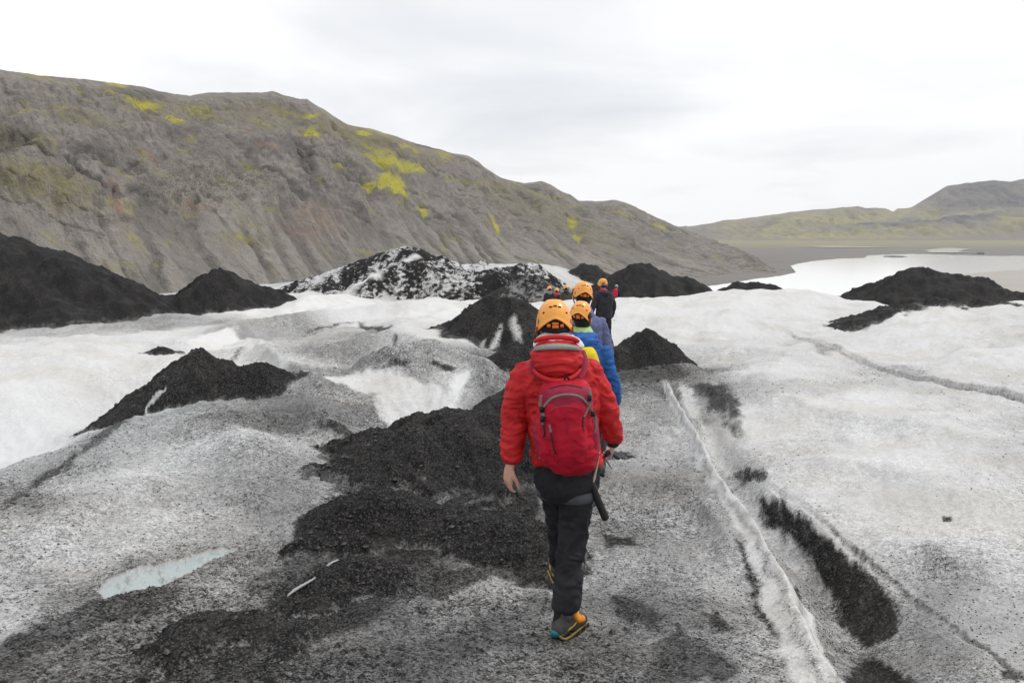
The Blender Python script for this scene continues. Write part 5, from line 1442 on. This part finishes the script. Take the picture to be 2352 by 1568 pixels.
# harness leg loops and belt
def loop_at(path, f, r, z0, mat, name, parent, w=.018, tilt=0):
    c = catmull(path, 60)[int(f * 59)]
    a = np.linspace(0, 2 * math.pi, 40)
    P = np.stack([c[0] + r * np.cos(a), c[1] + r * .98 * np.sin(a), c[2] + z0 + tilt * np.cos(a)], 1)
    link(name, to_me(name, L1(tube(P, [w] * 3, 60, 10, (.22, 1) if False else (1, .25))), mat), parent)
for f_, key, r_, tl in ((.17, 'legL', .097, -.008), (.17, 'legR', .102, .004)):
    c = catmull(J[key], 60)[int(f_ * 59)]
    a = np.linspace(0, 2 * math.pi, 44, endpoint=False)
    rings = np.array([np.stack([c[0] + (r_ + e) * np.cos(a), c[1] + (r_ + e) * np.sin(a), c[2] + zz4 + tl * np.cos(a)], 1) for zz4, e in ((-.028, -.012), (-.026, .003), (.0, .006), (.026, .003), (.028, -.012))])
    link('leg_loop', to_me('leg_loop', L1(close_rings(rings)), M_HARN), p1)
helmet(at(1273, 685, 3.82), .186, .25, 0, math.radians(-4), 0, M_ORANGE, 'large orange climbing helmet worn by the person in the red jacket')

# ------------------------------------------------------------------ red backpack (a thing of its own)
PK = [ring(872, 1262, 1338, .050, 3.60), ring(884, 1248, 1350, .075, 3.585), ring(905, 1240, 1357, .085, 3.57), ring(950, 1236, 1361, .098, 3.56), ring(1000, 1235, 1365, .105, 3.555), ring(1040, 1243, 1369, .105, 3.56), ring(1066, 1262, 1366, .092, 3.57), ring(1083, 1288, 1350, .055, 3.59)]
pk0 = at(1303, 1085, 3.60)
pack = bpy.data.objects.new('backpack', None); COL.objects.link(pack); pack.location = pk0
tag(pack, 'crimson hiking backpack on the back of the person in the red jacket', 'backpack', 'backpacks carried by the walkers')
def Lp(vq): return shift(vq, pk0)
link('main_bag', fuse('main_bag', Lp(loft(PK, 52, 54, 2.7)), M_PACK, .0065, 5, .006, (6, 6, 12), 31, .010), pack)
# upper lid in a duskier red, over the front pocket
LID = [ring(877, 1266, 1336, .056, 3.588), ring(890, 1252, 1349, .084, 3.565), ring(908, 1246, 1354, .097, 3.55), ring(925, 1246, 1354, .105, 3.545), ring(938, 1256, 1345, .096, 3.55)]
link('lid', fuse('lid', Lp(loft(LID, 48, 30, 2.5)), M_PACK2, .006, 4, .003, (6, 6, 16), 37, .004), pack)
FRONT = [ring(922, 1256, 1346, .060, 3.51), ring(935, 1250, 1350, .072, 3.50), ring(975, 1252, 1346, .082, 3.495), ring(1020, 1256, 1350, .084, 3.495), ring(1052, 1270, 1348, .074, 3.51), ring(1068, 1292, 1336, .045, 3.53)]
fp = link('front_pocket', fuse('front_pocket', Lp(loft(FRONT, 44, 40, 2.5)), M_PACK, .006, 4, .007, (5, 5, 11), 41, .008), pack)
link('side_pocket', fuse('side_pocket', Lp(loft([ring(955, 1347, 1369, .045, 3.57), ring(975, 1343, 1373, .066, 3.565), ring(1020, 1342, 1376, .072, 3.565), ring(1052, 1350, 1374, .055, 3.575)], 26, 26, 2.3)), M_PACK2, .006, 3, .003, (7, 7, 12), 47), pack)
link('side_pocket', fuse('side_pocket', Lp(loft([ring(965, 1228, 1246, .045, 3.58), ring(990, 1225, 1250, .062, 3.575), ring(1030, 1232, 1256, .062, 3.575), ring(1050, 1242, 1260, .05, 3.585)], 26, 26, 2.3)), M_PACK2, .006, 3, .003, (7, 7, 12), 48), pack)
def strap(pts, w, mat, name='strap', parent=pack, flat=(1, .3)):
    return link(name, to_me(name, Lp(tube([at(*p) for p in pts], [w] * 3, 24, 10, flat)), mat), parent)
strap([(1249,934,3.462),(1268,914,3.448),(1300,906,3.44),(1332,911,3.446),(1351,930,3.462)], .0055, M_STRAP, 'zip', pack, (1, 1))
strap([(1259,950,3.424),(1275,938,3.418),(1302,934,3.414),(1330,938,3.418),(1343,950,3.424)], .0035, M_PACK2, 'zip', fp, (1, 1))
strap([(1262,978,3.412),(1266,1000,3.408),(1272,1030,3.408),(1277,1042,3.414)], .004, M_DARKP, 'zip', fp, (1, 1))
strap([(1262,976,3.404),(1265,992,3.400)], .0055, M_STRAP, 'zip_pull', fp, (1, .6))
strap([(1262,892,3.475),(1300,884,3.466),(1338,890,3.475)], .003, M_DARKP, 'zip', pack, (1, 1))
for P_ in ([(1353,892,3.49),(1357,915,3.475),(1352,935,3.462),(1341,957,3.44)], [(1352,932,3.462),(1360,946,3.475),(1368,963,3.50)], [(1243,908,3.49),(1241,930,3.48),(1245,950,3.47),(1247,976,3.475)], [(1240,925,3.49),(1250,955,3.462)]):
    strap(P_, .0062, M_STRAP, 'compression_strap')
for P_ in ([(1330,868,3.62),(1340,850,3.66),(1342,826,3.72),(1336,806,3.78)], [(1243,868,3.62),(1226,850,3.66),(1224,830,3.72)]):
    strap(P_, .019, M_PACK2, 'shoulder_strap')
strap([(1250,1040,3.545),(1236,1048,3.60),(1226,1046,3.68)], .012, M_PACK2, 'hip_belt')
strap([(1366,1040,3.55),(1374,1044,3.60),(1380,1042,3.68)], .012, M_PACK2, 'hip_belt')
strap([(1238,1040,3.59),(1240,1052,3.58)], .006, M_STRAP, 'buckle')
strap([(1341,957,3.438),(1338,975,3.43),(1341,990,3.432)], .0045, M_DARKP, 'loose_strap')
strap([(1247,976,3.47),(1251,992,3.46),(1248,1006,3.462)], .0045, M_DARKP, 'loose_strap')
strap([(1368,963,3.50),(1369,980,3.497),(1366,994,3.495)], .0045, M_STRAP, 'loose_strap')
strap([(1296,872,3.50),(1301,865,3.49),(1308,872,3.50)], .005, M_DARKP, 'haul_loop')
for P_ in ((1354,914,3.468),(1244,940,3.468),(1246,962,3.462),(1362,950,3.478)):
    link('buckle', to_me('buckle', Lp(boxm(at(*P_), (.010, .006, .014))), M_DARKP), pack)
strap([(1246,1004,3.455),(1290,1012,3.408),(1345,1004,3.45)], .0022, M_PACK2, 'seam', fp, (1, 1))
strap([(1304,936,3.412),(1302,1000,3.408),(1300,1064,3.445)], .0018, M_PACK2, 'seam', fp, (1, 1))
# a pale cord with a black tube hanging at the right thigh
tb0 = at(1374, 1150, 3.74)
tubo = bpy.data.objects.new('gear_tube', None); COL.objects.link(tubo); tubo.location = tb0
tag(tubo, 'black tube hanging on a pale cord beside the right thigh of the red jacket hiker', 'tube')
link('barrel', to_me('barrel', shift(tube([at(1358, 1108, 3.74), at(1374, 1150, 3.74), at(1391, 1190, 3.74)], [.019, .020, .021], 14, 16), tb0), M_DARKP), tubo)
link('cord', to_me('cord', shift(tube([at(1376, 1040, 3.66), at(1372, 1065, 3.70), at(1366, 1092, 3.73), at(1360, 1108, 3.74)], [.005, .005, .008, .011], 16, 8), tb0), M_CORD), tubo)
# ice axe in the right hand
ax0 = at(1402, 1040, 4.0)
axe = bpy.data.objects.new('ice_axe', None); COL.objects.link(axe); axe.location = ax0
tag(axe, 'ice axe with steel pick held in the right hand of the red jacket hiker', 'ice axe', 'ice axes carried by the walkers')
link('shaft', to_me('shaft', shift(tube([at(1392, 1046, 3.93), at(1402, 1040, 4.0), at(1420, 1052, 4.45)], [.011, .011, .011], 12, 12), ax0), M_NAVY), axe)
link('adze', to_me('adze', shift(tube([at(1398, 1035, 3.96), at(1388, 1048, 3.94), at(1380, 1058, 3.93)], [.010, .011, .013], 10, 10, (1, .5)), ax0), M_REDDK), axe)
link('pick', to_me('pick', shift(tube([at(1388, 1048, 3.94), at(1396, 1062, 3.96), at(1407, 1078, 4.0)], [.008, .006, .002], 12, 8, (1, .5)), ax0), M_STEEL), axe)
# wristband
link('cuff', to_me('cuff', L1(tube([at(1407, 1006, 3.965), at(1409, 1019, 3.985)], [.037, .034], 8, 16)), M_BLACK2), p1)

# ================================================================== THE OTHER WALKERS
def helmet_for(top, k, yaw, mat, lab, pitch=0.0, roll=0.0, detail=1, w=.20):
    return helmet(top, w * k, .262 * k, yaw, pitch, roll, mat, lab, detail)
# second: blue jacket, lime collar, yellow pack
J2, R2, top2, W2, k2 = standard(1338, 690, 6.0, 1.74, math.radians(-6), stride=.26, width=.93, phase=-1,
    armR=[(.17, -.03, 1.40), (.225, -.05, 1.25), (.265, -.03, 1.10), (.285, .03, .98), (.28, .09, .90)])
p2, L2, r2 = walker(J2, R2, dict(jacket=M_BLUE, trousers=M_BLACK2, wr=.007), 'person in a blue jacket half hidden behind the person in red', 'walkers on the glacier', .0115, True, .95, math.radians(-6), 8)
def wring(W, k, x, y, z, rx, ry):
    q = W(x, y, z); return (q[0], q[1], q[2], rx * k, ry * k)
link('hood', fuse('hood', L2(loft([wring(W2, k2, 0, -.05, 1.56, .095, .08), wring(W2, k2, .0, -.09, 1.53, .125, .11), wring(W2, k2, .01, -.13, 1.47, .125, .10), wring(W2, k2, .01, -.15, 1.41, .085, .07)], 36, 24)), M_BLUE, .008, 4, .010, (5, 5, 22), 21, .006), p2)
link('collar', to_me('collar', L2(loft([wring(W2, k2, 0, -.02, 1.60, .070, .075), wring(W2, k2, 0, -.04, 1.565, .092, .092), wring(W2, k2, 0, -.05, 1.53, .10, .10)], 30, 14)), M_LIME), p2)
for sd in 'R':
    a = J2['arm' + sd]; u = a[-1] - a[-2]; u = u / np.linalg.norm(u)
    link('cuff', to_me('cuff', L2(tube([a[-1] + u * .015, a[-1] + u * .05], [.048, .040], 8, 16)), M_BRT), p2)
helmet_for(top2, k2, math.radians(-14), M_ORANGE, 'orange climbing helmet worn by the person in the blue jacket', math.radians(-3), math.radians(7), 1, .187)
yp0 = W2(0, -.25, 1.0)
yp = bpy.data.objects.new('backpack', None); COL.objects.link(yp); yp.location = yp0
tag(yp, 'yellow backpack on the person in the blue jacket', 'backpack', 'backpacks carried by the walkers')
link('main_bag', fuse('main_bag', shift(loft([wring(W2, k2, 0, -.22, .98, .10, .06), wring(W2, k2, 0, -.23, 1.03, .145, .10), wring(W2, k2, 0, -.24, 1.2, .15, .11), wring(W2, k2, 0, -.23, 1.36, .14, .10), wring(W2, k2, 0, -.21, 1.46, .09, .07)], 36, 40, 2.7), yp0), M_YEL, .008, 4, .004, (5, 5, 10), 5, .005), yp)
for sx in (-1, 1):
    link('shoulder_strap', to_me('shoulder_strap', shift(tube([W2(sx * .08, -.20, 1.42), W2(sx * .10, -.13, 1.50), W2(sx * .11, -.02, 1.50), W2(sx * .11, .08, 1.40)], [.024] * 4, 20, 10, (1, .4)), yp0), M_STRAP), yp)
# third: grey-blue fleece
J3, R3, top3, W3, k3 = standard(1341, 645, 7.4, 1.86, math.radians(10), stride=.25, width=.84, phase=1)
p3, L3, r3 = walker(J3, R3, dict(jacket=M_BLUE2, trousers=M_BLACK2, wr=.006), 'tall person in a grey blue fleece behind the person in blue', 'walkers on the glacier', .014, True, 1.0, math.radians(3), 14)
link('collar', to_me('collar', L3(loft([wring(W3, k3, 0, -.02, 1.57, .068, .072), wring(W3, k3, 0, -.04, 1.53, .085, .085), wring(W3, k3, 0, -.04, 1.48, .11, .095)], 30, 14)), M_BLUE2), p3)
helmet_for(top3, k3, math.radians(5), M_ORANGE, 'orange climbing helmet worn by the tall person in the grey blue fleece', math.radians(-2), math.radians(4), 1, .192)
# fourth: dark jacket, blue headband, ice axe used as a stick
J4, R4, top4, W4, k4 = standard(1386, 639, 18.0, 1.80, math.radians(18), stride=.26, width=1.1, phase=1,
    armR=[(.17, -.03, 1.42), (.24, -.04, 1.26), (.275, -.04, 1.12), (.29, .02, .98), (.285, .10, .86)])
p4, L4, r4 = walker(J4, R4, dict(jacket=M_DARKJ, trousers=M_BLACK2, wr=.006, hair=M_FAIR), 'person in a dark slate jacket leading the orange helmets with a stick', 'walkers on the glacier', .02, True, 1.0, math.radians(40), 22)
link('hood', fuse('hood', L4(loft([wring(W4, k4, 0, -.06, 1.53, .08, .07), wring(W4, k4, 0, -.12, 1.48, .11, .08), wring(W4, k4, 0, -.14, 1.40, .07, .05)], 30, 20)), M_DARKJ, .014, 3, .006, (5, 5, 20), 2), p4)
link('headband', to_me('headband', L4(loft([wring(W4, k4, 0, -.01, 1.60, .075, .09), wring(W4, k4, 0, -.01, 1.63, .084, .10), wring(W4, k4, 0, -.01, 1.66, .084, .10)], 24, 10)), plain_mat('blue_band', (.01, .03, .22), .8)), p4)
link('scarf', to_me('scarf', L4(loft([wring(W4, k4, 0, -.03, 1.50, .10, .09), wring(W4, k4, 0, -.03, 1.53, .095, .085), wring(W4, k4, 0, -.02, 1.555, .07, .07)], 24, 10)), M_BRT), p4)
helmet_for(top4, k4, math.radians(45), M_ORANGE, 'orange climbing helmet worn by the person in the dark slate jacket', math.radians(8), 0, 1, .21)
h4 = J4['handR']['w'] + J4['handR']['d'] * .08
gz = ground_z(h4[0] + .05, h4[1] + .1)
a4 = bpy.data.objects.new('ice_axe', None); COL.objects.link(a4); a4.location = (h4[0] + .05, h4[1], gz)
tag(a4, 'long pale ice axe used as a stick by the person in the dark slate jacket', 'ice axe', 'ice axes carried by the walkers')
link('shaft', to_me('shaft', shift(tube([h4, (h4[0] + .02, h4[1] + .02, h4[2] - .3), (h4[0] + .05, h4[1] + .03, gz)], [.014, .014, .010], 12, 10), a4.location), M_LINE), a4)
link('pick', to_me('pick', shift(tube([(h4[0] - .10, h4[1], h4[2] - .02), (h4[0], h4[1], h4[2] + .02), (h4[0] + .13, h4[1], h4[2] - .03)], [.004, .014, .008], 12, 8), a4.location), M_STEEL), a4)
# the small group farther on
GROUP = [
 (1262, 656, 34.5, 1.74, 10, M_BLACK2, 'distant walker in black with a grey collar, first of the huddle', M_STRAP, 1.0),
 (1279, 661, 36.5, 1.70, -15, M_BLACK2, 'distant walker in black with a bright red hood in the huddle', M_BRT, .95),
 (1300, 654, 35.0, 1.78, 8, M_OLIVE, 'distant walker in an olive jacket in the huddle', M_DARKP, 1.0),
 (1318, 658, 37.5, 1.74, -5, M_BLACK2, 'distant walker in dark clothes beside the olive jacket', M_BLACK2, .95),
]
for i, (px, py, d, H, yw, jm, lab, cm, w) in enumerate(GROUP):
    tz = at(px, py, d)
    Jg, Rg, topg, Wg, kg = standard(px, py, d, H, math.radians(yw), stride=.2, width=w, phase=(-1) ** i)
    pg, Lg_, rg_ = walker(Jg, Rg, dict(jacket=jm, trousers=M_BLACK2, wr=.006), lab, 'walkers on the glacier', .034, True, 1.0, math.radians(yw), 40 + i)
    link('hood', to_me('hood', Lg_(loft([wring(Wg, kg, 0, -.06, 1.56, .10, .09), wring(Wg, kg, 0, -.12, 1.50, .13, .09), wring(Wg, kg, 0, -.13, 1.40, .08, .06)], 20, 12)), cm), pg)
    what = ('in black with the grey collar', 'with the bright red hood', 'in the olive jacket', 'in dark clothes beside the olive jacket')[i]
    helmet_for(topg, kg, math.radians(yw), M_ORANGE, 'small orange helmet on the distant walker ' + what, 0, 0, 0, .21)
J9, R9, top9, W9, k9 = standard(1416, 653, 49.0, 1.80, math.radians(-25), stride=.22, phase=1)
p9, L9, r9 = walker(J9, R9, dict(jacket=M_NAVY, trousers=M_BLACK2, wr=.006), 'far off walker in navy wearing a red backpack and grey helmet', 'walkers on the glacier', .04, True, 1.0, math.radians(-25), 60)
helmet_for(top9, k9, math.radians(-25), M_GREYH, 'grey green helmet on the far off walker in navy', 0, 0, 0, .22)
b0 = W9(0, -.26, 1.0)
bp = bpy.data.objects.new('backpack', None); COL.objects.link(bp); bp.location = b0
tag(bp, 'small bright red backpack on the far off walker in navy', 'backpack', 'backpacks carried by the walkers')
link('main_bag', to_me('main_bag', shift(loft([wring(W9, k9, 0, -.24, .98, .11, .07), wring(W9, k9, 0, -.26, 1.08, .16, .12), wring(W9, k9, 0, -.26, 1.35, .17, .12), wring(W9, k9, 0, -.24, 1.52, .12, .09)], 24, 20, 2.6), b0), M_BRT), bp)
for sx in (-1, 1):
    link('shoulder_strap', to_me('shoulder_strap', shift(tube([W9(sx * .09, -.2, 1.42), W9(sx * .12, -.03, 1.51), W9(sx * .12, .09, 1.38)], [.026] * 3, 10, 8), b0), M_DARKP), bp)

# ================================================================== SLIVERS OF CLEAN ICE ON THE ASH RIDGE
t = NT('clean_ice'); p = t.objco()
t.col(t.mix(t.noise(p, 25, 4, .6), (.36, .38, .39, 1), (.16, .165, .17, 1))); t.rough(.35)
for (a_, b_, w_, lab) in (((660,1372),(722,1332),.010,'long pale ice sliver lying on the narrow ash ridge'), ((752,1302),(778,1288),.008,'tiny pale ice chip above the long ice sliver')):
    def zt(xx, yy): return np.vectorize(ground_z)(xx, yy)
    H_ = hit(zt, [a_[0], b_[0]], [a_[1], b_[1]], 3.0, 7.0)
    A_ = np.array([H_[0, 0], H_[0, 1], ground_z(*H_[0])]); B2 = np.array([H_[1, 0], H_[1, 1], ground_z(*H_[1])])
    vq = tube([A_ + UP * .004, A_ * .6 + B2 * .4 + UP * .012, B2 + UP * .008], [.006, w_, .007], 16, 9, (1, .6))
    c_ = (A_ + B2) / 2
    V_, Q_ = shift(vq, c_)
    V_ = V_ * (1 + .25 * pn3(V_ * 60, 5)[:, None])
    o_ = link('ice_sliver', to_me('ice_sliver', (V_, Q_), t.m, False), None, c_)
    tag(o_, lab, 'ice', 'slivers of clean ice')
